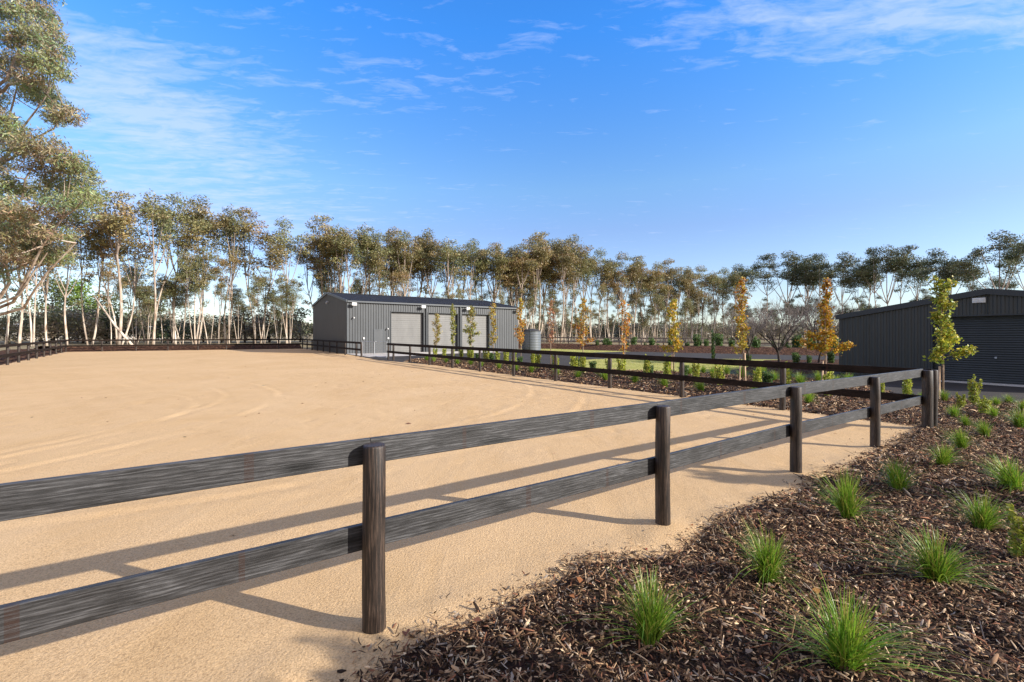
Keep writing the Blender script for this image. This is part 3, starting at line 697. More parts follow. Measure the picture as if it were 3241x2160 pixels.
def fence(name, label, posts, side, r=0.064, h=1.07, zs=(1.018, 0.528), mat='rail_timber', step=1, group=None, last=None):
    root = empty(name, posts[0]); pm = [post_mesh(i, r, h) for i in range(4)]; thick = post_mesh(9, last or r, h)
    for i, p in enumerate(posts):
        o = link('post', thick if (last and i == len(posts) - 1) else pm[i % 4], root, (p[0] - posts[0][0], p[1] - posts[0][1], gz(p[0], p[1]) - posts[0][2]), (0.006 * math.sin(i * 2.3), 0.008 * math.sin(i * 4.1 + 1), i * 1.7))
    s = Vector((side[0], side[1], 0)).normalized() * (r + 0.017)
    i = 0
    while i < len(posts) - 1:
        j = min(i + step, len(posts) - 1)
        a, b = Vector(posts[i]), Vector(posts[j]); e = (b - a).normalized() * (0.0015)
        for nm, z in zip(('upper_rail', 'lower_rail'), zs):
            rail_between(nm, a + s + e, b + s - e, z, root, M_[mat])
        i = j
    return tag(root, label, 'fence', group)
stepv = (P2 - P1)
near_posts = [P1 - stepv * 2, P1 - stepv, P1, P2, P3, P4, CA]
near_posts = [Vector((p[0], p[1], gz(p[0], p[1]))) for p in near_posts]
fence('rail_fence', 'grey weathered two rail timber fence running past the mulch to the corner', near_posts, (-0.567, 0.8235), last=0.080)
NSP = 2.56
def side_pt(s): 
    x, y = CB[0] + FS_[0] * s, CB[1] + FS_[1] * s; return Vector((x, y, gz(x, y)))
side_posts = [side_pt(0)] + [side_pt(NSP * i) for i in range(1, 11)] + [side_pt(26.45)]
fence('rail_fence', 'dark two rail fence between the sand arena and the shrub bed, corner to gateway', side_posts, (-0.808, -0.589), mat='shaded_timber', step=2)
g2 = [at(1144, 1131), at(1128, 1128.6), at(1093, 1124), at(1066, 1119.5)]
e0 = g2[3]; ft = Vector((RFAR[0], RFAR[1], gz(*RFAR))); n_ = 6
g2 += [e0.lerp(ft, (i + 1) / n_) for i in range(n_)]
g2 = [Vector((p[0], p[1], gz(p[0], p[1]))) for p in g2]
fence('rail_fence', 'short dark rail fence from the gateway along the shed gable wall', g2, (-0.808, -0.589), mat='shaded_timber')
fl = [Vector((*(LFAR.lerp(RFAR, i / 8)), 0)) for i in range(9)]; fl = [Vector((p.x, p.y, gz(p.x, p.y))) for p in fl]
fence('rail_fence', 'dark rail fence across the far end of the arena below the gum trunks', fl, (0.567, -0.8235), mat='shaded_timber')
LL = Vector((-25.5, 23.05)); dl = (LFAR - LL).normalized(); tot = (LFAR - LNEAR).length
lf = []
for i in range(0, 15):
    p = LFAR - dl * (i * 2.56) + Vector((-0.0, -0.0)); lf.append(Vector((p.x, p.y, gz(p.x, p.y))))
fence('rail_fence', 'dark rail fence down the long side of the arena under the spreading gum', lf, (0.8, 0.6), mat='shaded_timber')
bk = [ray(1700, 61), ray(1800, 58.6), ray(1890, 56.5), ray(1960, 55), ray(2030, 53.6), ray(2100, 52.3), ray(2170, 51), ray(2240, 49.8), ray(2320, 48.6), ray(2400, 47.4), ray(2480, 46.2), ray(2560, 45), ray(2640, 44)]
fence('rail_fence', 'sunlit brown rail fence behind the far row of dark shrubs', bk, (0.2, -1), h=1.3, zs=(1.22, 0.78), mat='old_timber', step=2)
# light mesh gate across the gateway
def mesh_gate(a, b):
    root = empty('gate', a); d = (b - a); L_ = Vector((d.x, d.y)).length; root.rotation_euler = (0, 0, math.atan2(d.y, d.x))
    m = MB()
    for z in (0.12, 1.12): m.tube([(0.1, 0, z), (L_ - 0.1, 0, z)], 0.018, 6)
    for x in (0.1, L_ / 2, L_ - 0.1): m.tube([(x, 0, 0.12), (x, 0, 1.12)], 0.018 if x != L_ / 2 else 0.03, 6)
    m.build('gate_frame', M_['galvanised'], root)
    m = MB()
    k = int(L_ / 0.12)
    for i in range(1, k): m.tube([(0.1 + i * (L_ - .2) / k, 0, 0.13), (0.1 + i * (L_ - .2) / k, 0, 1.11)], 0.0022, 3, False)
    for i in range(1, 9): m.tube([(0.1, 0, 0.12 + i * 0.111), (L_ - 0.1, 0, 0.12 + i * 0.111)], 0.0022, 3, False)
    m.build('wire_mesh', M_['galvanised'], root)
    tag(root, 'thin wire mesh gate closing the gateway in front of the shed', 'gate')
gA = Vector((g2[0].x, g2[0].y, g2[0].z)); gB = side_posts[-1]
mesh_gate(gA + (gB - gA) * 0.03, gA + (gB - gA) * 0.97)

# ------------------------------------------------------------------ the grey shed
def rib_panel(mb, x0, x1, z0, z1, y, pitch=0.22, depth=0.042, sgn=-1):
    """trapezoidal rib cladding from x0 to x1, the ribs standing out by depth on the sgn side of y"""
    xs = []
    k0 = math.ceil(x0 / pitch - 1e-6); x = x0; prof = [(x0, 0)]
    n = int((x1 - x0) / pitch) + 2
    for i in range(k0, k0 + n):
        c = i * pitch
        for dx, h in ((-0.060, 0), (-0.035, 1), (0.035, 1), (0.060, 0)):
            if x0 < c + dx < x1: prof.append((c + dx, h))
    prof.append((x1, 0)); o = len(mb.v)
    for px, h in prof:
        zt = z1(px) if callable(z1) else z1
        mb.v.append((px, y + sgn * depth * h, z0)); mb.v.append((px, y + sgn * depth * h, zt))
    for i in range(len(prof) - 1):
        f = (o + 2 * i, o + 2 * i + 2, o + 2 * i + 3, o + 2 * i + 1); mb.f.append(f if sgn < 0 else f[::-1])
SH = Vector((-13.5, 37.8, gz(-13.5, 37.8))); SH_RZ = math.atan2(0.575, 0.818)
def shed():
    root = empty('shed', SH, SH_RZ); Z0 = -0.15; E0 = 4.36; E1 = 4.62; RG = 5.47; LEN = 17.2; DEP = 12.7; RY = 6.5
    doors = [(3.70, 6.71, 3.58), (7.20, 10.20, 3.58), (10.68, 13.69, 3.58)]
    m = MB()
    xs = [0.0] + [q for d in doors for q in d[:2]] + [LEN]
    for i in range(0, len(xs) - 1, 2): rib_panel(m, xs[i], xs[i + 1], Z0, E0, 0)
    for a, b, t in doors: rib_panel(m, a, b, t, E0, 0)
    zg = lambda y: (E0 + (RG - E0) * y / RY) if y < RY else (RG + (E1 - RG) * (y - RY) / (DEP - RY))
    # gables (built along x, then turned on to the end walls)
    for ex, sg in ((0.0, 1), (LEN, -1)):
        t = MB(); rib_panel(t, 0, DEP, Z0, zg, 0, sgn=1 if sg > 0 else -1)
        # split rows so that the ridge is followed: extra point at the ridge
        vs = [(ex - (v[1]), v[0], v[2]) if sg > 0 else (ex - v[1], v[0], v[2]) for v in t.v]
        m.add(vs, t.f)
    t = MB(); rib_panel(t, 0, LEN, Z0, E1, 0, sgn=1); m.add([(v[0], DEP + v[1], v[2]) for v in t.v], t.f)
    m.build('wall', M_['shed_wall'], root)
    # roof: two ribbed slopes with a little overhang
    m = MB()
    def slope(y0, z0, y1, z1):
        t = MB(); rib_panel(t, -0.10, LEN + 0.10, 0, 1, 0, 0.19, 0.03, -1)
        vs = []
        for v in t.v:
            f = v[2]; vs.append((v[0], y0 + (y1 - y0) * f, z0 + (z1 - z0) * f + 0.05 - v[1]))
        m.add(vs, t.f)
    slope(-0.14, E0 - 0.02, RY, RG); slope(RY, RG, DEP + 0.14, E1 - 0.02)
    m.box(-0.12, LEN + 0.12, RY - 0.22, RY + 0.22, RG + 0.062, RG + 0.10)
    m.build('roof', M_['shed_roof'], root)
    # light barge capping, corner trims, gutter
    for ex in (-0.13, LEN + 0.06):
        m = MB()
        for (ya, za, yb, zb) in ((-0.16, E0 - 0.10, RY, RG - 0.06), (RY, RG - 0.06, DEP + 0.16, E1 - 0.10)):
            m.add([(ex, ya, za), (ex + 0.07, ya, za), (ex + 0.07, yb, zb), (ex, yb, zb), (ex, ya, za + 0.19), (ex + 0.07, ya, za + 0.19), (ex + 0.07, yb, zb + 0.19), (ex, yb, zb + 0.19)],
                  [(0, 3, 2, 1), (4, 5, 6, 7), (0, 1, 5, 4), (1, 2, 6, 5), (2, 3, 7, 6), (3, 0, 4, 7)])
        m.build('barge_trim', M_['trim_steel'], root)
    for (x, y) in ((0, 0), (LEN, 0)):
        m = MB(); m.box(x - 0.045, x + 0.075, y - 0.045, y + 0.06, Z0, E0 - 0.1); m.build('corner_trim', M_['trim_steel'], root)
    m = MB(); m.box(-0.05, LEN + 0.05, -0.20, -0.06, E0 - 0.10, E0 + 0.03); m.build('gutter', M_['trim_steel'], root)
    for x in (6.96, 10.44):
        m = MB(); m.box(x - 0.05, x + 0.05, -0.15, -0.055, Z0, E0 - 0.10); m.box(x - 0.07, x + 0.07, -0.16, -0.04, 3.3, 3.36); m.build('downpipe', M_['dark_steel'], root)
    for a, b, t in doors:
        dm = MB(); n = 5; y = 0.22
        hh = (t - 0.02) / n
        for i in range(n):
            z0 = i * hh; dm.box(a + 0.02, b - 0.02, y + 0.012, y + 0.05, z0, z0 + hh - 0.004)
            for q in range(4): dm.box(a + 0.02, b - 0.02, y - 0.004, y + 0.012, z0 + 0.02 + q * hh / 4, z0 + (q + 1) * hh / 4 - 0.022)
        door = dm.build('roller_door', M_['shed_door'], root)
        fm = MB(); fm.box(a - 0.06, a, -0.036, 0.22, Z0, t + 0.06); fm.box(b, b + 0.06, -0.036, 0.22, Z0, t + 0.06); fm.box(a, b, -0.036, 0.22, t, t + 0.06)
        fm.build('door_frame', M_['dark_steel'], door)
    # small door, flush
    dm = MB(); dm.box(2.22, 2.96, -0.045, -0.004, 0.02, 1.98); d = dm.build('entry_door', M_['shed_wall'], root)
    fm = MB(); fm.box(2.16, 2.215, -0.055, -0.004, 0, 2.04); fm.box(2.965, 3.02, -0.055, -0.004, 0, 2.04); fm.box(2.216, 2.964, -0.055, -0.004, 1.985, 2.04); fm.build('door_frame', M_['trim_steel'], d)
    hm = MB(); hm.box(2.28, 2.40, -0.10, -0.06, 1.0, 1.03); hm.box(2.30, 2.33, -0.06, -0.045, 0.97, 1.06); hm.build('handle', M_['galvanised'], d)
    # floodlights under the gutter
    for x in (0.45, 6.55, 11.15, 17.0):
        m = MB(); m.box(x - 0.06, x + 0.06, -0.30, -0.02, 4.02, 4.10); f = m.build('floodlight', M_['dark_steel'], root)
        m = MB(); m.box(x - 0.19, x + 0.19, -0.44, -0.30, 3.99, 4.22); m.box(x - 0.15, x + 0.15, -0.30, -0.26, 4.02, 4.19); m.build('lamp_head', M_['white_plastic'], f)
    for x, z in ((0.46, 3.0), (3.33, 2.12)):
        m = MB(); m.box(x - 0.03, x + 0.03, -0.10, -0.02, z - 0.03, z + 0.03); m.tube([(x, -0.09, z + 0.02), (x + 0.02, -0.26, z - 0.02)], 0.05, 8); m.build('camera', M_['white_plastic'], root, smooth=False)
    for x in (1.32, 3.42): m = MB(); m.box(x - 0.06, x + 0.06, -0.09, -0.02, 1.22, 1.36); m.build('switch_box', M_['white_plastic'], root)
    m = MB(); m.tube([(-0.02, 6.0, 4.62), (-0.14, 6.0, 4.62)], 0.06, 8); m.tube([(-0.14, 6.0, 4.66), (-0.28, 5.9, 4.50)], 0.09, 8); m.build('gable_light', M_['galvanised'], root)
    tag(root, 'long grey ribbed steel shed with three pale roller doors', 'shed')
shed()
fr = Vector((0.818, 0.575)); bk_ = Vector((-0.575, 0.818)); s2 = Vector((SH.x, SH.y))
ap = [s2 + fr * -0.2 - bk_ * 6.2, s2 + fr * 3.4 - bk_ * 6.0, s2 + fr * 4.2 - bk_ * 4.2, s2 + fr * 17.6 - bk_ * 4.0, s2 + fr * 17.6 - bk_ * -0.02, s2 + fr * -0.1 + bk_ * 0.02]
sheet('concrete_apron', ap, M_['concrete'], 0.03)
# ------------------------------------------------------------------ water tank
def tank():
    c = Vector((2.05, 48.7, gz(2.05, 48.7))); root = empty('water_tank', c); n = 40; prof = []
    z = 0.0; nr = 12; Ht = 2.0
    for i in range(nr * 6 + 1):
        t = i / (nr * 6); prof.append((1.0 + 0.022 * math.cos(2 * math.pi * t * nr), t * Ht))
    m = MB()
    vs = [(r * math.cos(2 * math.pi * j / n), r * math.sin(2 * math.pi * j / n), z) for r, z in prof for j in range(n)]
    m.add(vs, [(i * n + j, i * n + (j + 1) % n, (i + 1) * n + (j + 1) % n, (i + 1) * n + j) for i in range(len(prof) - 1) for j in range(n)]); m.build('tank_body', M_['tank_skin'], root, smooth=True)
    m = MB(); prof2 = [(1.06, Ht - 0.02), (1.05, Ht + 0.03), (0.55, Ht + 0.17), (0.22, Ht + 0.24), (0.0, Ht + 0.25)]
    vs = [(r * math.cos(2 * math.pi * j / n), r * math.sin(2 * math.pi * j / n), z) for r, z in prof2 for j in range(n)]
    m.add(vs, [(i * n + j, i * n + (j + 1) % n, (i + 1) * n + (j + 1) % n, (i + 1) * n + j) for i in range(len(prof2) - 1) for j in range(n)]); m.build('tank_lid', M_['shed_roof'], root, smooth=True)
    m = MB(); a = -1.75; x, y = 1.07 * math.cos(a), 1.07 * math.sin(a); m.tube([(x, y, 0), (x, y, 2.0), (x * 0.9, y * 0.9, 2.12)], 0.05, 8); m.build('overflow_pipe', M_['dark_steel'], root)
    tag(root, 'round corrugated blue grey water tank at the end of the shed', 'water tank')
tank()

# ------------------------------------------------------------------ the dark garage
def garage():
    base = Vector((16.4, 15.9, gz(16.4, 15.9)))           # foot of the wall below the ridge
    bdir = Vector((-0.568, 0.823)); root = empty('garage', base, math.atan2(bdir.y, bdir.x))
    # local x runs along the wall away from the camera, local y points out of the wall to the arena
    EL, ER, RG, WL, WR, DEP = 2.47, 2.47, 3.20, 4.42, 4.42, 9.0
    zg = lambda x: RG - (RG - EL) * abs(x) / WL
    da, db, dt = -1.65, 1.42, 2.37
    m = MB()
    rib_panel(m, db, WL, -0.1, zg, 0, 0.19, 0.024, 1); rib_panel(m, -WR, da, -0.1, zg, 0, 0.19, 0.024, 1)
    rib_panel(m, da, 0, dt, zg, 0, 0.19, 0.024, 1); rib_panel(m, 0, db, dt, zg, 0, 0.19, 0.024, 1)
    for x in (-WR, WL): m.box(x - 0.02, x + 0.02, -DEP, -0.004, -0.1, EL)
    m.box(-WR + .03, WL - .03, -DEP - 0.02, -DEP + 0.02, -0.1, EL)
    m.build('wall', M_['garage_wall'], root)
    m = MB()
    for s in (-1, 1):
        m.add([(0, 0.08, RG + 0.04), (s * (WL + 0.12), 0.08, EL + 0.02), (s * (WL + 0.12), -DEP - .1, EL + 0.02), (0, -DEP - .1, RG + 0.04), (0, 0.08, RG + 0.10), (s * (WL + 0.12), 0.08, EL + 0.08), (s * (WL + 0.12), -DEP - .1, EL + 0.08), (0, -DEP - .1, RG + 0.10)],
              [(0, 3, 2, 1), (4, 5, 6, 7), (0, 1, 5, 4), (1, 2, 6, 5), (2, 3, 7, 6), (3, 0, 4, 7)])
    m.build('roof', M_['shed_roof'], root)
    m = MB()
    for s in (-1, 1):
        m.add([(0, 0.03, RG - 0.09), (s * (WL + 0.12), 0.03, EL - 0.10), (s * (WL + 0.12), 0.10, EL - 0.10), (0, 0.10, RG - 0.09), (0, 0.03, RG + 0.115), (s * (WL + 0.12), 0.03, EL + 0.095), (s * (WL + 0.12), 0.10, EL + 0.095), (0, 0.10, RG + 0.115)],
              [(0, 3, 2, 1), (4, 5, 6, 7), (0, 1, 5, 4), (1, 2, 6, 5), (2, 3, 7, 6), (3, 0, 4, 7)])
    m.build('barge_trim', M_['dark_steel'], root)
    # roller door, fine horizontal curtain
    m = MB(); n = 30; prof = []
    for i in range(n * 4 + 1):
        t = i / (n * 4); prof.append((t * (dt + 0.05), -0.14 + 0.018 * math.sin(2 * math.pi * t * n)))
    vs = [(x, y, z) for z, y in prof for x in (da + 0.01, db - 0.01)]
    m.add(vs, [(2 * i, 2 * i + 1, 2 * i + 3, 2 * i + 2)[::-1] for i in range(len(prof) - 1)])
    d = m.build('roller_door', M_['garage_door'], root, smooth=True)
    m = MB(); m.box(da - 0.05, da, -0.15, 0.03, -0.1, dt); m.box(db, db + 0.05, -0.15, 0.03, -0.1, dt); m.box(da - 0.05, db + 0.05, -0.15, 0.03, dt, dt + 0.05); m.build('door_frame', M_['dark_steel'], d)
    m = MB(); m.box(-0.22, -0.16, -0.12, -0.10, 0.90, 0.96); m.build('handle', M_['galvanised'], d)
    m = MB(); m.box(da - 0.05, db + 0.05, -0.15, 0.16, -0.1, 0.05); m.build('threshold', M_['concrete'], root)
    m = MB(); m.box(0.03, 0.36, 0.02, 0.07, 2.83, 3.0)
    for i in range(4): m.box(0.05, 0.34, 0.07, 0.085, 2.845 + i * 0.038, 2.868 + i * 0.038)
    m.build('louvre_vent', M_['white_plastic'], root)
    tag(root, 'black ribbed garage with a low gable and a wide roller door', 'garage')
garage()

# ------------------------------------------------------------------ mulch beds
def FL(s, o=0.0): return (CB[0] + FS_[0] * s + 0.808 * o, CB[1] + FS_[1] * s + 0.589 * o)
edge = [at2(830, 1568), at2(905, 1478), at2(1000, 1442), at2(1130, 1392), at2(1240, 1342), at2(1330, 1292), at2(1560, 1264), at2(1645, 1200), at2(1750, 1152), at2(1880, 1097), at2(2030, 1032), at2(2110, 987)]
bed = [(p.x, p.y) for p in edge] + [FL(0.2, 0.05), FL(12, 0.12), FL(24.3, 0.15), FL(26.3, 1.5), FL(26.4, 3.6), FL(24, 5.2), FL(13, 5.5), FL(9.5, 7.2), FL(7, 8.6), FL(4.5, 8.8), FL(3, 7.4), FL(2, 5.8), (12.2, 11.55), (13.4, 11.5), (20, 10.4), (24, 6), (24, -8), (-9, -8), (-9, -4.2), (-4, -0.3), (-1.6, 1.5)]
def mulch_z(X, Y):
    sd_ = inside(bed, X + 0.10 * fbm(X * 2.2, Y * 2.2, 3, 71), Y + 0.10 * fbm(X * 2.2, Y * 2.2, 3, 72))
    k_ = np.clip(sd_ / 0.26 + 0.55, 0, 1); k_ = k_ * k_ * (3 - 2 * k_)
    h = -0.10 + k_ * (0.122 + 0.03 * np.clip(sd_, 0, 1.5)) + k_ * (0.085 * fbm(X * 2.0, Y * 2.0, 4, 41) + 0.040 * fbm(X * 8, Y * 8, 3, 45))
    return gz(X, Y) + h
tag(grid('mulch_bed', (-4.0, -1.0), (20, -1.0), (20, 12.2), (-4.0, 12.2), 420, 300, mulch_z, M_['mulch'], 1.0, 1.35), kind='structure')
def mulch_z2(X, Y): return mulch_z(X, Y) - 0.004
q0, q1, q2, q3 = FL(2.6, -0.3), FL(2.6, 9.6), FL(27, 9.6), FL(27, -0.3)
tag(grid('shrub_bed', q0, q1, q2, q3, 130, 260, mulch_z2, M_['mulch']), kind='structure')

def chips():
    rng = np.random.default_rng(4)
    packs = [(-2.2, 7.0, 0.9, 4.4, 3000, 0.033, 0.0078), (-1, 15, 4.4, 9.2, 1200, 0.046, 0.011), (3, 20, 9.2, 12.0, 420, 0.072, 0.017)]
    PX = []; LN = []; WD = []
    for x0, x1, y0, y1, den, ln, wd in packs:
        n = int((x1 - x0) * (y1 - y0) * den); x = rng.uniform(x0, x1, n); y = rng.uniform(y0, y1, n)
        ok = (np.abs(x) < 1.22 * y + 0.4); x, y = x[ok], y[ok]
        sd_ = inside(bed, x, y) + 0.22 * fbm(x * 2.0, y * 2.0, 3, 88)
        ok = (sd_ > 0.02 - rng.exponential(0.05, len(x))); x, y = x[ok], y[ok]
        PX.append(np.stack([x, y], 1)); LN.append(ln * np.exp(rng.normal(0, 0.5, len(x)))); WD.append(wd * np.exp(rng.normal(0, 0.4, len(x))))
    # side bed chips, larger and fewer
    n = 24000; s = rng.uniform(2, 26.3, n); o_ = rng.uniform(0.0, 8.8, n); x = CB[0] + FS_[0] * s + 0.808 * o_; y = CB[1] + FS_[1] * s + 0.589 * o_
    ok = inside(bed, x, y) > rng.exponential(0.06, n) - 0.06
    PX.append(np.stack([x, y], 1)[ok]); LN.append(0.10 * np.exp(rng.normal(0, 0.4, ok.sum()))); WD.append(0.026 * np.exp(rng.normal(0, 0.3, ok.sum())))
    n = 1500; x = rng.uniform(-2, 12, n); y = 2.0 + 8 * rng.uniform(0, 1, n) ** 1.5; ok = inside(bed, x, y) > 0.05      # long shreds and twigs
    PX.append(np.stack([x, y], 1)[ok]); LN.append(rng.uniform(0.08, 0.20, ok.sum())); WD.append(rng.uniform(0.006, 0.014, ok.sum()))
    P = np.concatenate(PX); ln = np.concatenate(LN)[:, None]; wd = np.concatenate(WD)[:, None]; n = len(P)
    z = mulch_z(P[:, 0], P[:, 1]); out = inside(bed, P[:, 0], P[:, 1]) < 0.05
    z = np.where(out, np.maximum(z, sand_z(P[:, 0], P[:, 1])), z) + rng.uniform(0.0, 0.022, n)
    a = rng.uniform(0, 2 * np.pi, n); tilt = rng.normal(0, 0.38, n); roll = rng.normal(0, 0.5, n)
    d = np.stack([np.cos(a) * np.cos(tilt), np.sin(a) * np.cos(tilt), np.sin(tilt)], 1)
    sv = np.stack([-np.sin(a), np.cos(a), np.zeros(n)], 1); up = np.cross(d, sv)
    sv, up = sv * np.cos(roll)[:, None] + up * np.sin(roll)[:, None], up * np.cos(roll)[:, None] - sv * np.sin(roll)[:, None]
    th = np.clip(wd * 0.32, 0.0015, 0.008)
    C = np.concatenate([P, z[:, None]], 1)
    taper = rng.uniform(0.25, 0.9, (n, 1)); bend = rng.normal(0, 0.10, (n, 1)) * ln
    V = np.empty((n, 9, 3))
    # ridge-shaped splinter: two ends and a middle section, each with a top and two lower edges
    for i, (t, w) in enumerate(((-0.5, 0.6), (0.0, 1.0), (0.5, None))):
        ww = wd * (w if w is not None else taper); c0 = C + d * ln * t + up * (bend if i == 1 else 0)
        V[:, i * 3] = c0 + sv * ww * 0.5; V[:, i * 3 + 1] = c0 + up * th; V[:, i * 3 + 2] = c0 - sv * ww * 0.5
    f = np.array([[0, 1, 4, 3], [1, 2, 5, 4], [3, 4, 7, 6], [4, 5, 8, 7]]); ft_ = np.array([[0, 2, 1], [6, 7, 8]])
    base = np.arange(n)[:, None, None] * 9
    pal = np.array([(0.030, 0.018, 0.012), (0.080, 0.045, 0.025), (0.17, 0.098, 0.052), (0.32, 0.205, 0.115), (0.52, 0.375, 0.23), (0.25, 0.205, 0.165), (0.20, 0.088, 0.048)])
    ci = rng.choice(7, n, p=[0.20, 0.22, 0.21, 0.15, 0.08, 0.05, 0.09]); col = pal[ci] * np.exp(rng.normal(0, 0.22, (n, 1)))
    me = np_mesh('mulch_chips', V.reshape(-1, 3), [(f[None] + base).reshape(-1, 4), (ft_[None] + base).reshape(-1, 3)], M_['chips'], np.repeat(np.clip(col, 0.004, 0.8), 9, 0))
    tag(link('mulch_chips', me), 'brown splintered bark chips covering the garden bed', 'mulch', kind='stuff')
    # fallen leaves, mostly brown and orange, on mulch and a few on sand
    n = 900; x = rng.uniform(-2.5, 15, n); y = rng.uniform(2.3, 13, n); ok = (np.abs(x) < 1.2 * y) & ((inside(bed, x, y) > -0.05) | (rng.uniform(0, 1, n) < 0.05)); x, y = x[ok], y[ok]
    sx = rng.uniform(-14, 6, 140); sy = rng.uniform(2.4, 26, 140); ok = (inside(bed, sx, sy) < -0.1) & (np.abs(sx) < 1.15 * sy) & ((sx - CB[0]) * 0.808 + (sy - CB[1]) * 0.589 < -0.3)
    x = np.concatenate([x, sx[ok]]); y = np.concatenate([y, sy[ok]]); n = len(x)
    ib = inside(bed, x, y); z = np.where(ib < -0.1, sand_z(x, y) + 0.004, np.maximum(mulch_z(x, y) + 0.022, np.where(ib < 0.2, sand_z(x, y), -9)))
    a = rng.uniform(0, 6.28, n); tl = rng.normal(0, 0.2, n); d = np.stack([np.cos(a), np.sin(a), tl], 1); s_ = np.stack([-np.sin(a), np.cos(a), rng.normal(0, 0.2, n)], 1)
    l = (0.024 * np.exp(rng.normal(0, 0.35, n)))[:, None]; C = np.stack([x, y, z], 1); w = l * rng.uniform(0.4, 0.8, (n, 1))
    V = np.empty((n, 4, 3)); V[:, 0] = C - d * l; V[:, 1] = C + s_ * w; V[:, 2] = C + d * l; V[:, 3] = C - s_ * w; V[:, (1, 3), 2] += 0.008
    pal = np.array([(0.22, 0.09, 0.05), (0.32, 0.13, 0.05), (0.42, 0.20, 0.05), (0.30, 0.22, 0.16), (0.28, 0.05, 0.03), (0.12, 0.13, 0.06)])
    col = pal[rng.choice(6, n, p=[.33, .2, .1, .24, .05, .08])]
    me = np_mesh('fallen_leaves', V.reshape(-1, 3), np.arange(n * 4).reshape(n, 4), M_['dead_leaf'], np.repeat(col, 4, 0))
    tag(link('fallen_leaves', me), 'scattered brown and orange fallen leaves on mulch and sand', 'leaves', kind='stuff')
chips()
sheet('lawn', [at(1800, 1150), at(1815, 1145), at(1840, 1141), at(1880, 1138), at(1960, 1136), at(2200, 1136), at(2470, 1139), at(2482, 1146), at(2450, 1156), at(2330, 1170), at(2170, 1186), at(2060, 1190), at(1960, 1184), at(1870, 1174), at(1818, 1163)][::-1], M_['lawn'], 0.012)
sheet('far_lawn', [at(1700, 1119.5), at(1780, 1118.5), at(1860, 1117), at(1940, 1115), at(2000, 1113), at(1960, 1110.5), at(1880, 1107.5), at(1780, 1105), at(1690, 1103.5), at(1650, 1104), at(1650, 1116)][::-1], M_['lawn'], 0.008)

# red mulch banks beyond the road and behind the far and side rails
def bank(name, front, back, hgt, mat='red_mulch', nv=24):
    n = len(front); nu = n * 40; f = np.array([(p[0], p[1]) for p in front]); b = np.array([(p[0], p[1]) for p in back]); t = np.linspace(0, n - 1, nu)
    fx = np.interp(t, range(n), f[:, 0]); fy = np.interp(t, range(n), f[:, 1]); bx = np.interp(t, range(n), b[:, 0]); by = np.interp(t, range(n), b[:, 1])
    v = np.linspace(0, 1, nv)[:, None]; X = fx * (1 - v) + bx * v; Y = fy * (1 - v) + by * v
    Z = gz(X, Y) - 0.03 + hgt * np.minimum(1, v * 3.2) * np.clip((1.02 - v) * 4, 0, 1) + (0.16 * fbm(X * 1.3, Y * 1.3, 4, 61) + 0.12 * fbm(X * 4.5, Y * 4.5, 3, 64)) * np.minimum(1, v * 6)
    V = np.stack([X, Y, Z], -1).reshape(-1, 3); i = np.arange((nv - 1) * nu).reshape(nv - 1, nu)[:, :-1].ravel()
    tag(link(name, np_mesh(name, V, np.stack([i, i + 1, i + nu + 1, i + nu], 1), M_[mat], smooth=True)), kind='structure')
bank('mulch_bank', [ray(1640, 53.5), ray(1760, 52), ray(1900, 47.5), ray(2100, 43), ray(2300, 40.6), ray(2500, 38.2), ray(2700, 36.5)], [ray(1640, 60), ray(1760, 58.5), ray(1900, 55.5), ray(2100, 51), ray(2300, 47.6), ray(2500, 44.5), ray(2700, 42.5)], 0.55)
def off2(p, d, o): return (p[0] + d[0] * o, p[1] + d[1] * o)
ld = (-0.788, -0.616)
bank('mulch_bank', [off2(p, (-0.567, 0.8235), 0.12) for p in (LFAR + Vector((-0.3, 0)), LFAR.lerp(RFAR, .5), RFAR)], [off2(p, (-0.567, 0.8235), 5.0) for p in (LFAR + Vector((-3, -1.5)), LFAR.lerp(RFAR, .5), RFAR)], 0.5)
bank('mulch_bank', [off2(p, ld, 0.12) for p in (LNEAR, LNEAR.lerp(LFAR, .5), LFAR)], [off2(p, ld, 4.6) for p in (LNEAR, LNEAR.lerp(LFAR, .5), LFAR + Vector((-1, 2)))], 0.30)
sheet('garden_ground', [at(2420, 1141), at(2680, 1139), at(2720, 1165), at(2560, 1185), at(2380, 1184), at(2350, 1170)][::-1], M_['red_mulch'], 0.016)

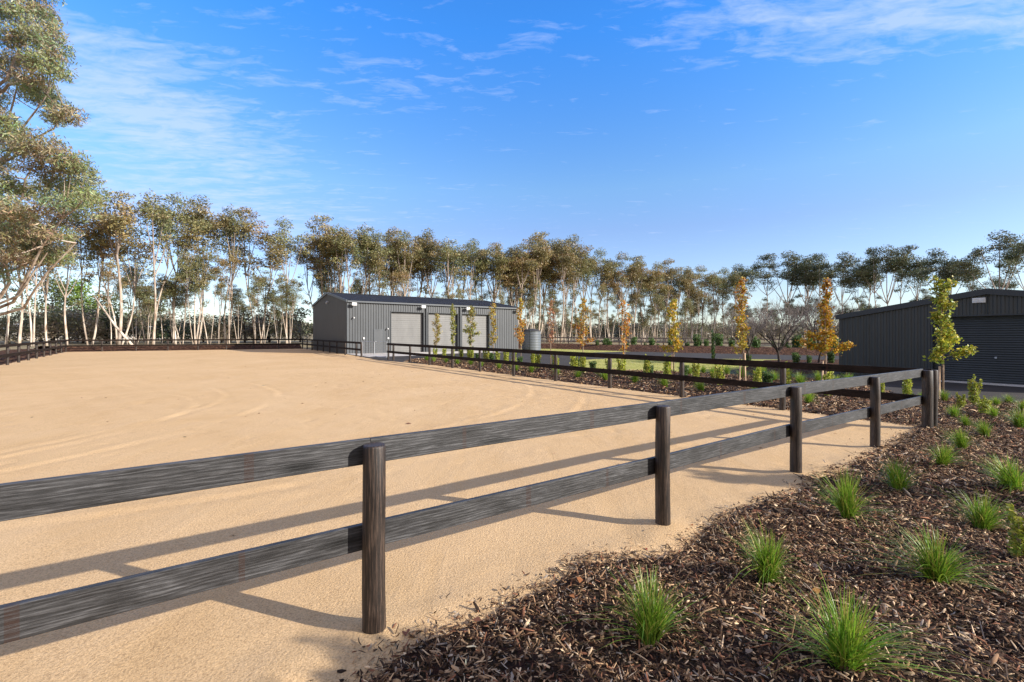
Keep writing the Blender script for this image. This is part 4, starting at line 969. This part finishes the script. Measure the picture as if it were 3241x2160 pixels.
# ------------------------------------------------------------------ grass tufts, shrubs, young trees
def tuft_mesh(seed, n=420, H=0.46, spread=0.25, cols=((0.20, 0.36, 0.030), (0.28, 0.41, 0.042), (0.13, 0.26, 0.026), (0.42, 0.40, 0.08))):
    rng = np.random.default_rng(seed); a = rng.uniform(0, 2 * np.pi, n); h = H * rng.uniform(0.35, 1.12, n); out = spread * rng.uniform(0.05, 1.2, n) * (1 + 0.75 * (rng.uniform(0, 1, n) < 0.16)) * (1 + 0.35 * np.sin(a * 2 + seed * 2.1))
    skew = np.array([math.cos(seed), math.sin(seed)]) * 0.05
    r0 = 0.05 * np.sqrt(rng.uniform(0, 1, n)); b0 = rng.uniform(0, 2 * np.pi, n); w = 0.0032 * rng.uniform(0.7, 1.4, n); droop = rng.uniform(0.0, 0.42, n) * (out / spread) ** 1.2
    k = 5; V = np.empty((n, k + 1, 2, 3))
    side = np.stack([-np.sin(a), np.cos(a), np.zeros(n)], 1)
    tw = rng.uniform(-0.8, 0.8, n); side = side * np.cos(tw)[:, None] + np.stack([np.cos(a), np.sin(a), np.zeros(n)], 1) * np.sin(tw)[:, None]
    for i in range(k + 1):
        t = i / k
        x = r0 * np.cos(b0) + np.cos(a) * out * t ** 1.6 + skew[0] * t; y = r0 * np.sin(b0) + np.sin(a) * out * t ** 1.6 + skew[1] * t; z = h * (t - droop * t ** 3) - 0.02
        c = np.stack([x, y, z], 1); ww = (w * (1 - 0.85 * t ** 2))[:, None]
        V[:, i, 0] = c - side * ww; V[:, i, 1] = c + side * ww
    idx = np.arange(n)[:, None] * (2 * (k + 1)); F = np.concatenate([np.stack([idx[:, 0] + 2 * i, idx[:, 0] + 2 * i + 1, idx[:, 0] + 2 * i + 3, idx[:, 0] + 2 * i + 2], 1) for i in range(k)])
    pal = np.array(cols); col = pal[rng.choice(len(cols), n, p=[.38, .27, .21, .14])] * np.exp(rng.normal(0, 0.18, (n, 1)))
    C = np.repeat(col, 2 * (k + 1), 0).reshape(n, k + 1, 2, 3).copy(); tip = rng.uniform(0, 1, n) < 0.22
    C[tip, k - 1:] = np.array((0.34, 0.25, 0.07))
    return np_mesh('grass_tuft', V.reshape(-1, 3), F, M_['blade'], C.reshape(-1, 3))
TUFTS = [tuft_mesh(i + 1) for i in range(5)]
rgt = random.Random(8)
def tuft(p, h, label, group, i, z=None):
    x, y = p[0], p[1]; zz = float(mulch_z(np.array([x]), np.array([y]))[0]) if z is None else z
    o = link('grass_tuft', TUFTS[i % 5], None, (x, y, zz), (rgt.gauss(0, 0.10), rgt.gauss(0, 0.10), rgt.uniform(0, 6.28))); s = h / 0.46; q = rgt.uniform(1.05, 1.3); o.scale = (s * q, s * q * rgt.uniform(0.9, 1.1), s * rgt.uniform(0.92, 1.08))
    return tag(o, label, 'grass tuft', group)
NEAR = [(1492, 1498, .385, 'largest green grass tuft on the mulch, closest to the first timber post'), (1938, 1562, .40, 'big dark green grass tuft at the bottom edge of the mulch'),
        (1762, 1348, .41, 'tall feathery grass tuft on the mulch level with the second fence post'), (1948, 1203, .42, 'upright grass tuft beside the sand edge, in front of the third fence post'),
        (2066, 1138, .38, 'low spreading grass tuft beside the sand edge, in front of the fourth fence post'), (2255, 1230, .38, 'rounded grass tuft in the open mulch with bent pale blades'),
        (2152, 1352, .38, 'ragged yellow tipped grass tuft in the middle of the mulch'), (2162, 1080, .33, 'small grass tuft in front of the double corner post'),
        (2332, 1140, .40, 'dark grass tuft at the picture edge, above the rounded tuft'), (2212, 1043, .33, 'dark grass tuft just beyond the small tuft by the corner post'),
        (2268, 1013, .33, 'bright lit grass tuft below the tall lime shrub'), (2193, 965, .30, 'grass tuft at the foot of the double corner post'),
        (2342, 990, .38, 'upright bright grass tuft at the picture edge by the garage drive'), (2285, 968, .27, 'yellow green grass tuft beside the tall lime shrub'),
        (2292, 938, .28, 'spiky pale grass tuft at the edge of the garage drive'), (2172, 928, .30, 'grass tuft at the base of the green and gold tree'),
        (2222, 985, .26, 'small grass tuft between the tall lime shrub and the corner post'), (2318, 930, .30, 'grass tuft beside the garage drive under the roller door'),
        (2120, 930, .28, 'grass tuft just past the last lower rail by the corner post'), (2256, 948, .28, 'grass tuft crowding the foot of the tall lime shrub'),
        (2348, 955, .34, 'tall grass tuft cut by the picture edge beside the garage drive')]
for i, (u, v, h, lab) in enumerate(NEAR): tuft(at2(u, v), h * 0.92, lab, 'grass tufts on the mulch by the near fence', i)

def shrub_mesh(seed, H, Wd, cols, n=520, leaf=(0.052, 0.026), conic=0.5, stems=7):
    rng = np.random.default_rng(seed); rd = random.Random(seed); mb = MB(); pts = []
    for s in range(stems):
        a = 6.28 * s / stems + rd.uniform(-.4, .4); top = Vector((math.cos(a) * Wd * 0.34 * rd.uniform(0.2, 1), math.sin(a) * Wd * 0.34 * rd.uniform(0.2, 1), H * rd.uniform(0.68, 1.0)))
        mb.tube([(0, 0, -0.02), (top.x * 0.6, top.y * 0.6, top.z * 0.5), top], [0.009, 0.006, 0.003], 4, False)
        m = n // stems; t = rng.uniform(0.10, 1.0, m); rad = Wd * 0.24 * np.sqrt(rng.uniform(0, 1, m)) * (1 - conic * t); ph = rng.uniform(0, 6.28, m)
        base = np.stack([top.x * t ** 0.8, top.y * t ** 0.8, top.z * t], 1); base[:, 0] += rad * np.cos(ph); base[:, 1] += rad * np.sin(ph); pts.append(base)
    C = np.concatenate(pts); pal = np.array(cols); col = pal[rng.choice(len(cols), len(C))] * np.exp(rng.normal(0, 0.2, (len(C), 1)))
    v, f, cc = leaves(rng, C, leaf[0], leaf[1], -0.25, np.clip(col, 0.004, 1), 0.35)
    return mb.mesh('stem', M_['young_bark']), np_mesh('foliage', v, f, M_['soft_leaf'], cc)
LIME = [(0.38, 0.44, 0.055), (0.45, 0.47, 0.075), (0.27, 0.36, 0.046), (0.48, 0.44, 0.08)]
GREEN = [(0.075, 0.15, 0.038), (0.11, 0.19, 0.045), (0.055, 0.12, 0.036), (0.17, 0.23, 0.07)]
LIMES = [shrub_mesh(300 + i, 0.70, 0.44, LIME, 640, (0.062, 0.032), 0.82, 6) for i in range(4)]
GREENS = [shrub_mesh(320 + i, 1.0, 0.75, GREEN, 1000, (0.11, 0.065), 0.4, 9) for i in range(3)]
def shrub(fam, i, p, h, H, label, group, bedz=True, wide=1.0, name='shrub'):
    z = float(mulch_z(np.array([p[0]]), np.array([p[1]]))[0]) if bedz else gz(p[0], p[1]) + (0.0 if bedz is False else bedz)
    r = empty(name, (p[0], p[1], z), rgt.uniform(0, 6.28)); s = h / H; r.scale = (s * wide, s * wide, s)
    link('stem', fam[i % len(fam)][0], r); link('foliage', fam[i % len(fam)][1], r)
    return tag(r, label, 'shrub', group)
shrub(LIMES, 0, at2(2238, 935), 0.74, 0.70, 'tall lime green shrub standing alone against the black roller door', None, wide=0.9)
shrub(LIMES, 1, at2(2085, 915), 0.66, 0.70, 'bushy lime shrub showing between the last two posts of the grey rails', None, wide=1.25)
shrub(LIMES, 3, at2(2262, 962), 0.40, 0.70, 'low leafy lime shrub spreading in front of the tall lime shrub', None, wide=1.5)
shrub(LIMES, 2, at2(2208, 948), 0.36, 0.70, 'low leafy lime shrub between the corner post and the tall shrub', None, wide=1.5)
shrub(LIMES, 2, at2(2352, 1305), 0.42, 0.70, 'low yellow green shrub cut by the picture edge on the mulch', None, wide=1.3)
for i in range(24):
    s = 2.6 + i * 0.98; shrub(LIMES, i, FL(s + rgt.uniform(-.15, .15), 2.75 + rgt.uniform(-.3, .3)), rgt.uniform(0.72, 0.95), 0.70,
                              'small lime green shrub behind the side rails, {} from the corner post towards the gateway'.format(ORD[i]), 'lime shrubs behind the side rails', wide=rgt.uniform(0.9, 1.15))
for i in range(17):
    s = 2.6 + i * 1.32; tuft(FL(s + rgt.uniform(-.2, .2), 1.35 + rgt.uniform(-.15, .15)), rgt.uniform(0.34, 0.44), 'low green grass tuft at the front of the shrub bed, {} from the corner'.format(ORD[i]), 'tufts along the shrub bed', i)
for i in range(15):
    s = 2.2 + i * 1.5; shrub(GREENS if i % 3 else LIMES, i, FL(s + rgt.uniform(-.3, .3), 4.65 + rgt.uniform(-.2, .3)), rgt.uniform(0.34, 0.5), 1.0 if i % 3 else 0.7,
                             'low bush at the lawn side of the shrub bed, {} from the garage drive'.format(ORD[i]), 'low bushes along the lawn side', wide=1.5)
for i in range(12):
    s = 3.4 + (i % 6) * 1.1 + rgt.uniform(-.3, .3); o_ = 6.0 + (i // 6) * 1.2 + rgt.uniform(-.3, .3)
    tuft(FL(s, o_), rgt.uniform(0.36, 0.5), 'grass tuft in the wide shaded end of the shrub bed', 'tufts in the shaded end of the shrub bed', i)
# row of dark shrubs on the far bank
for i in range(26):
    u = 1880 + i * 31 + rgt.uniform(-19, 19); d = 51.5 + rgt.uniform(-1.2, 2.2) - (u - 1880) / 800 * 12.5; b = ray(u, d)
    shrub(GREENS, i, (b.x, b.y), rgt.uniform(0.8, 2.0), 1.0, 'dark green shrub on the far mulch bank, {} from the water tank along the road'.format(ORD[i]), 'dark shrubs on the far bank', bedz=0.35, wide=rgt.uniform(0.62, 0.95))
for i, (u, v, h) in enumerate(((2370, 1152, 0.7), (2520, 1155, 0.8), (2560, 1150, 0.6), (2630, 1150, 0.9), (2690, 1160, 1.0), (2735, 1168, 1.1), (2790, 1172, 1.1))):
    lab = 'green bush among the bare trees near the garage corner, {} along the garden'.format(ORD[i]) if i < 4 else 'dim green bush in shade against the black garage wall, {} from its low end'.format(ORD[i - 4])
    shrub(GREENS, i, at(u, v), h, 1.0, lab, 'bushes by the bare trees', bedz=0.02, wide=0.9)

PALS = {'green': [(0.25, 0.29, 0.045), (0.36, 0.34, 0.055), (0.17, 0.23, 0.04), (0.46, 0.38, 0.07)],
        'brown': [(0.30, 0.27, 0.07), (0.40, 0.31, 0.08), (0.24, 0.24, 0.06), (0.36, 0.21, 0.07)],
        'gold': [(0.62, 0.36, 0.030), (0.66, 0.42, 0.04), (0.58, 0.27, 0.025), (0.40, 0.36, 0.05)],
        'orange': [(0.58, 0.25, 0.035), (0.52, 0.18, 0.03), (0.60, 0.34, 0.05), (0.42, 0.32, 0.06)],
        'yellow': [(0.55, 0.40, 0.04), (0.48, 0.40, 0.05), (0.58, 0.32, 0.04), (0.36, 0.33, 0.05)],
        'red': [(0.52, 0.22, 0.12), (0.46, 0.18, 0.10), (0.56, 0.28, 0.13), (0.48, 0.32, 0.13)],
        'lime': [(0.46, 0.46, 0.055), (0.36, 0.40, 0.045), (0.24, 0.32, 0.04), (0.56, 0.46, 0.07)]}
def young_tree(i, p, h, pal, pal2, dens, prof, label, seed, lf=0.068, stakes=0):
    rng = np.random.default_rng(seed); rd = random.Random(seed)
    z = float(mulch_z(np.array([p[0]]), np.array([p[1]]))[0]); root = empty('young_tree', (p[0], p[1], z))
    mb = MB(); kx = [rd.uniform(-.03, .03) for _ in range(3)]
    tr = [(0, 0, -0.03), (kx[0], kx[1], h * 0.3), (kx[1], kx[2], h * 0.65), (0, 0, h * 0.97)]
    mb.tube(tr, [0.026, 0.022, 0.015, 0.005], 7)
    pts = []; cs = []
    nb = 30
    for b in range(nb):
        t = prof[0] + (0.97 - prof[0]) * (b + rd.random()) / nb
        wdt = np.interp(t, prof[1], prof[2]) * rd.uniform(0.55, 1.15)
        a = rd.uniform(0, 6.28); p0 = Vector((0, 0, h * t)); rise = rd.uniform(0.5, 1.3)
        e = p0 + Vector((math.cos(a), math.sin(a), rise)) * wdt
        if e.z > h: e.z = h * rd.uniform(0.95, 1.0)
        mb.tube([p0, p0.lerp(e, 0.5) + Vector((0, 0, -0.02)), e], [0.008, 0.006, 0.003], 4, False)
        m = max(12, int(dens * 82 * (0.35 + wdt * 1.6))); tt = rng.uniform(0.25, 1.05, m)[:, None]
        q = np.array(p0) * (1 - tt) + np.array(e) * tt + rng.normal(0, 1, (m, 3)) * np.array([0.060, 0.060, 0.065]) * (0.7 + wdt)
        pts.append(q); f = 1 - t if rd.random() < 0.8 else rd.random()
        use2 = rng.uniform(0, 1, m) < np.clip((t - prof[0]) / (1 - prof[0]), 0, 1) ** 1.2
        pa, pb = np.array(PALS[pal]), np.array(PALS[pal2]); cs.append(np.where(use2[:, None], pb[rng.integers(0, 4, m)], pa[rng.integers(0, 4, m)]))
    for (az, zz, L_) in prof[3]:
        p0 = Vector((0, 0, h * zz)); e = p0 + Vector((math.cos(az) * L_, math.sin(az) * L_, L_ * 0.32)); mb.tube([p0, e], [0.009, 0.004], 4, False)
        m = int(230 * L_ * dens) + 40; tt = rng.uniform(0.35, 1.08, m)[:, None]; q = np.array(p0) * (1 - tt) + np.array(e) * tt + rng.normal(0, 0.062, (m, 3)); pts.append(q); cs.append(np.array(PALS[pal])[rng.integers(0, 4, m)])
    C = np.concatenate(pts); col = np.concatenate(cs) * np.exp(rng.normal(0, 0.2, (len(C), 1)))
    v, f, cc = leaves(rng, C, lf, lf * 0.8, 0.35, np.clip(col, 0.004, 1))
    link('trunk', mb.mesh('trunk', M_['young_bark'], True), root); link('crown', np_mesh('crown', v, f, M_['soft_leaf'], cc), root)
    tag(root, label, 'tree', 'young autumn trees in the shrub bed')
    for q in range(stakes):
        sx = (-0.10, 0.09)[q]; m = MB(); m.box(-0.018, 0.018, -0.018, 0.018, -0.2, 1.0 if q else 0.85)
        o = m.build('tree_stake', M_['stake_timber'], None, (p[0] + sx, p[1] - 0.03 * q, z), (0, R(2 * (1 - 2 * q)), 0.3))
        tag(o, 'slim timber stake supporting the {}'.format(STK[(i, q)]), 'stake')
STK = {(0, 0): 'green and gold tree by the corner post', (2, 0): 'orange topped tree, first of its pair', (2, 1): 'orange topped tree, second of its pair', (1, 0): 'golden tree before the garage wall',
       (3, 0): 'yellow tree in the middle of the bed', (10, 0): 'green slim tree beside the second roller door'}
COLM = (0.30, (0.3, 0.5, 0.8, 1.0), (0.24, 0.26, 0.20, 0.10), ())
b0_ = Vector((10.85, 11.6)); bd = Vector((-0.568, 0.823))
L_ = 'young slim autumn tree, '
YT = [(0, 0.0, 3.05, 'lime', 'green', 1.15, (0.34, (0.34, 0.45, 0.7, 0.9, 1.0), (0.14, 0.14, 0.19, 0.22, 0.12), ((-0.15, 0.35, 0.62), (0.3, 0.46, 0.46), (3.0, 0.33, 0.20))), 'young green and gold tree with side sprays before the black roller door', 1),
      (1, 2.62, 3.3, 'gold', 'orange', 1.0, (0.30, (0.3, 0.42, 0.6, 0.8, 1.0), (0.20, 0.22, 0.15, 0.12, 0.05), ((0.0, 0.33, 0.72), (3.0, 0.36, 0.66), (0.5, 0.42, 0.4), (2.4, 0.45, 0.45))), 'young golden orange tree glowing before the low end of the black garage', 1),
      (2, 5.15, 3.6, 'yellow', 'orange', 0.75, (0.26, (0.26, 0.5, 0.8, 1.0), (0.26, 0.24, 0.20, 0.07), ()), 'tall young tree with orange top and yellow base beside the bare trees', 2),
      (3, 7.9, 3.0, 'yellow', 'yellow', 0.6, (0.28, (0.28, 0.6, 0.85, 1.0), (0.24, 0.20, 0.22, 0.09), ((3.0, 0.33, 0.4),)), 'young yellow green tree over the end of the oval lawn', 1),
      (4, 10.4, 3.1, 'orange', 'orange', 0.34, (0.26, (0.26, 0.6, 0.85, 1.0), (0.18, 0.22, 0.24, 0.10), ()), 'young thin orange tree over the middle of the oval lawn', 0),
      (5, 13.0, 3.45, 'orange', 'yellow', 0.42, (0.28, (0.28, 0.5, 0.8, 1.0), (0.34, 0.26, 0.24, 0.08), ((0.2, 0.36, 0.5), (2.8, 0.55, 0.55))), 'young orange and green tree with open lower branches near the road bend', 0),
      (6, 15.5, 3.5, 'red', 'red', 0.28, (0.32, (0.32, 0.6, 0.85, 1.0), (0.16, 0.20, 0.26, 0.10), ()), 'young sparse pinkish red tree beyond the water tank', 0),
      (7, 18.2, 3.7, 'orange', 'yellow', 0.62, (0.26, (0.26, 0.42, 0.7, 1.0), (0.34, 0.34, 0.26, 0.08), ()), 'young yellow and rust tree in front of the water tank', 0),
      (8, 21.2, 3.6, 'yellow', 'yellow', 0.5, (0.24, (0.24, 0.5, 0.8, 1.0), (0.24, 0.24, 0.26, 0.08), ()), 'young amber tree before the shed wall past the third roller door', 0),
      (9, 24.0, 3.75, 'green', 'brown', 0.75, (0.26, (0.26, 0.5, 0.8, 1.0), (0.24, 0.38, 0.30, 0.12), ((0.1, 0.45, 0.5), (3.0, 0.5, 0.5))), 'young green tree with spreading sprays before the third roller door', 0),
      (10, 26.6, 3.9, 'green', 'green', 0.7, (0.26, (0.26, 0.5, 0.8, 1.0), (0.18, 0.22, 0.26, 0.10), ()), 'young slim green tree before the frame of the second roller door', 1),
      (11, 29.4, 3.4, 'brown', 'brown', 0.75, (0.26, (0.26, 0.5, 0.8, 1.0), (0.20, 0.30, 0.28, 0.12), ()), 'young short olive brown tree before the second roller door', 0)]
for (i, s, h, p1, p2, dn, prof, lab, st) in YT:
    young_tree(i, b0_ + bd * s, h, p1, p2, dn, prof, lab, 400 + i, 0.085 if i > 2 else 0.075, st)
# two more young trees of the same planting beyond the frame, whose shade falls on the sand
young_tree(12, Vector((8.9, 3.3)), 3.0, 'lime', 'green', 1.2, (0.30, (0.3, 0.5, 0.8, 1.0), (0.35, 0.42, 0.35, 0.15), ()), 'young green tree outside the view beside the mulch', 420, 0.08)
young_tree(13, Vector((4.9, 0.55)), 2.6, 'lime', 'green', 1.2, (0.30, (0.3, 0.5, 0.8, 1.0), (0.35, 0.42, 0.35, 0.15), ()), 'young green tree outside the view behind the photographer', 421, 0.08)
young_tree(14, Vector((9.6, -0.3)), 2.9, 'lime', 'green', 1.2, (0.30, (0.3, 0.5, 0.8, 1.0), (0.45, 0.5, 0.4, 0.15), ()), 'young broad green tree outside the view between its two neighbours', 422, 0.08)

# leafless trees in the garden by the lawn
def bare_tree(seed, p, h, wd, label):
    rd = random.Random(seed); root = empty('bare_tree', p); mb = MB(); tw = MB()
    LEN = (0.20, 0.40, 0.26, 0.15, 0.09); NB = (8, 6, 5, 3)
    def grow(a, d, lvl, r):
        L = h * LEN[lvl] * rd.uniform(0.75, 1.2); P = [a]; q = a
        for i in range(3):
            d = (d + Vector((rd.gauss(0, 1), rd.gauss(0, 1), rd.gauss(0, 1) + 0.5)) * 0.09).normalized(); q = q + d * (L / 3); P.append(q)
        (mb if lvl < 2 else tw).tube(P, [r, r * .85, r * .7, r * .5], 6 if lvl < 2 else 3, False)
        if lvl == 4: return
        for j in range(NB[lvl]):
            t = rd.uniform(0.75, 1.0) if lvl == 0 else rd.uniform(0.25, 1.0); i = min(int(t * 3), 2); s_ = P[i].lerp(P[i + 1], t * 3 - i)
            az = 6.28 * j / NB[lvl] + rd.uniform(-.5, .5); sp = rd.uniform(0.25, 0.95) * wd if lvl == 0 else rd.uniform(0.4, 0.9)
            n = Vector((math.cos(az), math.sin(az), rd.uniform(-0.1, 0.4)))
            grow(s_, (d + n * sp).normalized(), lvl + 1, r * (0.42 if lvl == 0 else 0.55))
    grow(Vector((0, 0, -0.05)), Vector((0.03, 0, 1)), 0, 0.085)
    me = tw.mesh('twigs', M_['twig_grey']); zmax = max(v.co.z for v in me.vertices); sc = h / zmax; root.scale = (sc, sc, sc)
    link('trunk', mb.mesh('trunk', M_['dark_bark'], True), root); link('crown', me, root)
    tag(root, label, 'tree', 'leafless trees in the garden')
bare_tree(3, at(2466, 1151), 4.3, 0.95, 'leafless grey tree with dark trunk, the middle one of three beside the lawn')
bare_tree(4, at(2592, 1150), 4.5, 0.9, 'leafless grey tree closest to the black garage')
bare_tree(5, at(2368, 1152), 3.9, 1.1, 'leafless tree with low spreading twigs behind the tall orange topped tree')
shrub([shrub_mesh(377, 2.6, 0.5, GREEN, 420, (0.13, 0.075), 0.6, 4)], 0, at(2257, 1143), 2.7, 2.6, 'slender green columnar sapling at the road edge beyond the lawn', None, bedz=0.01, wide=1.0, name='sapling')
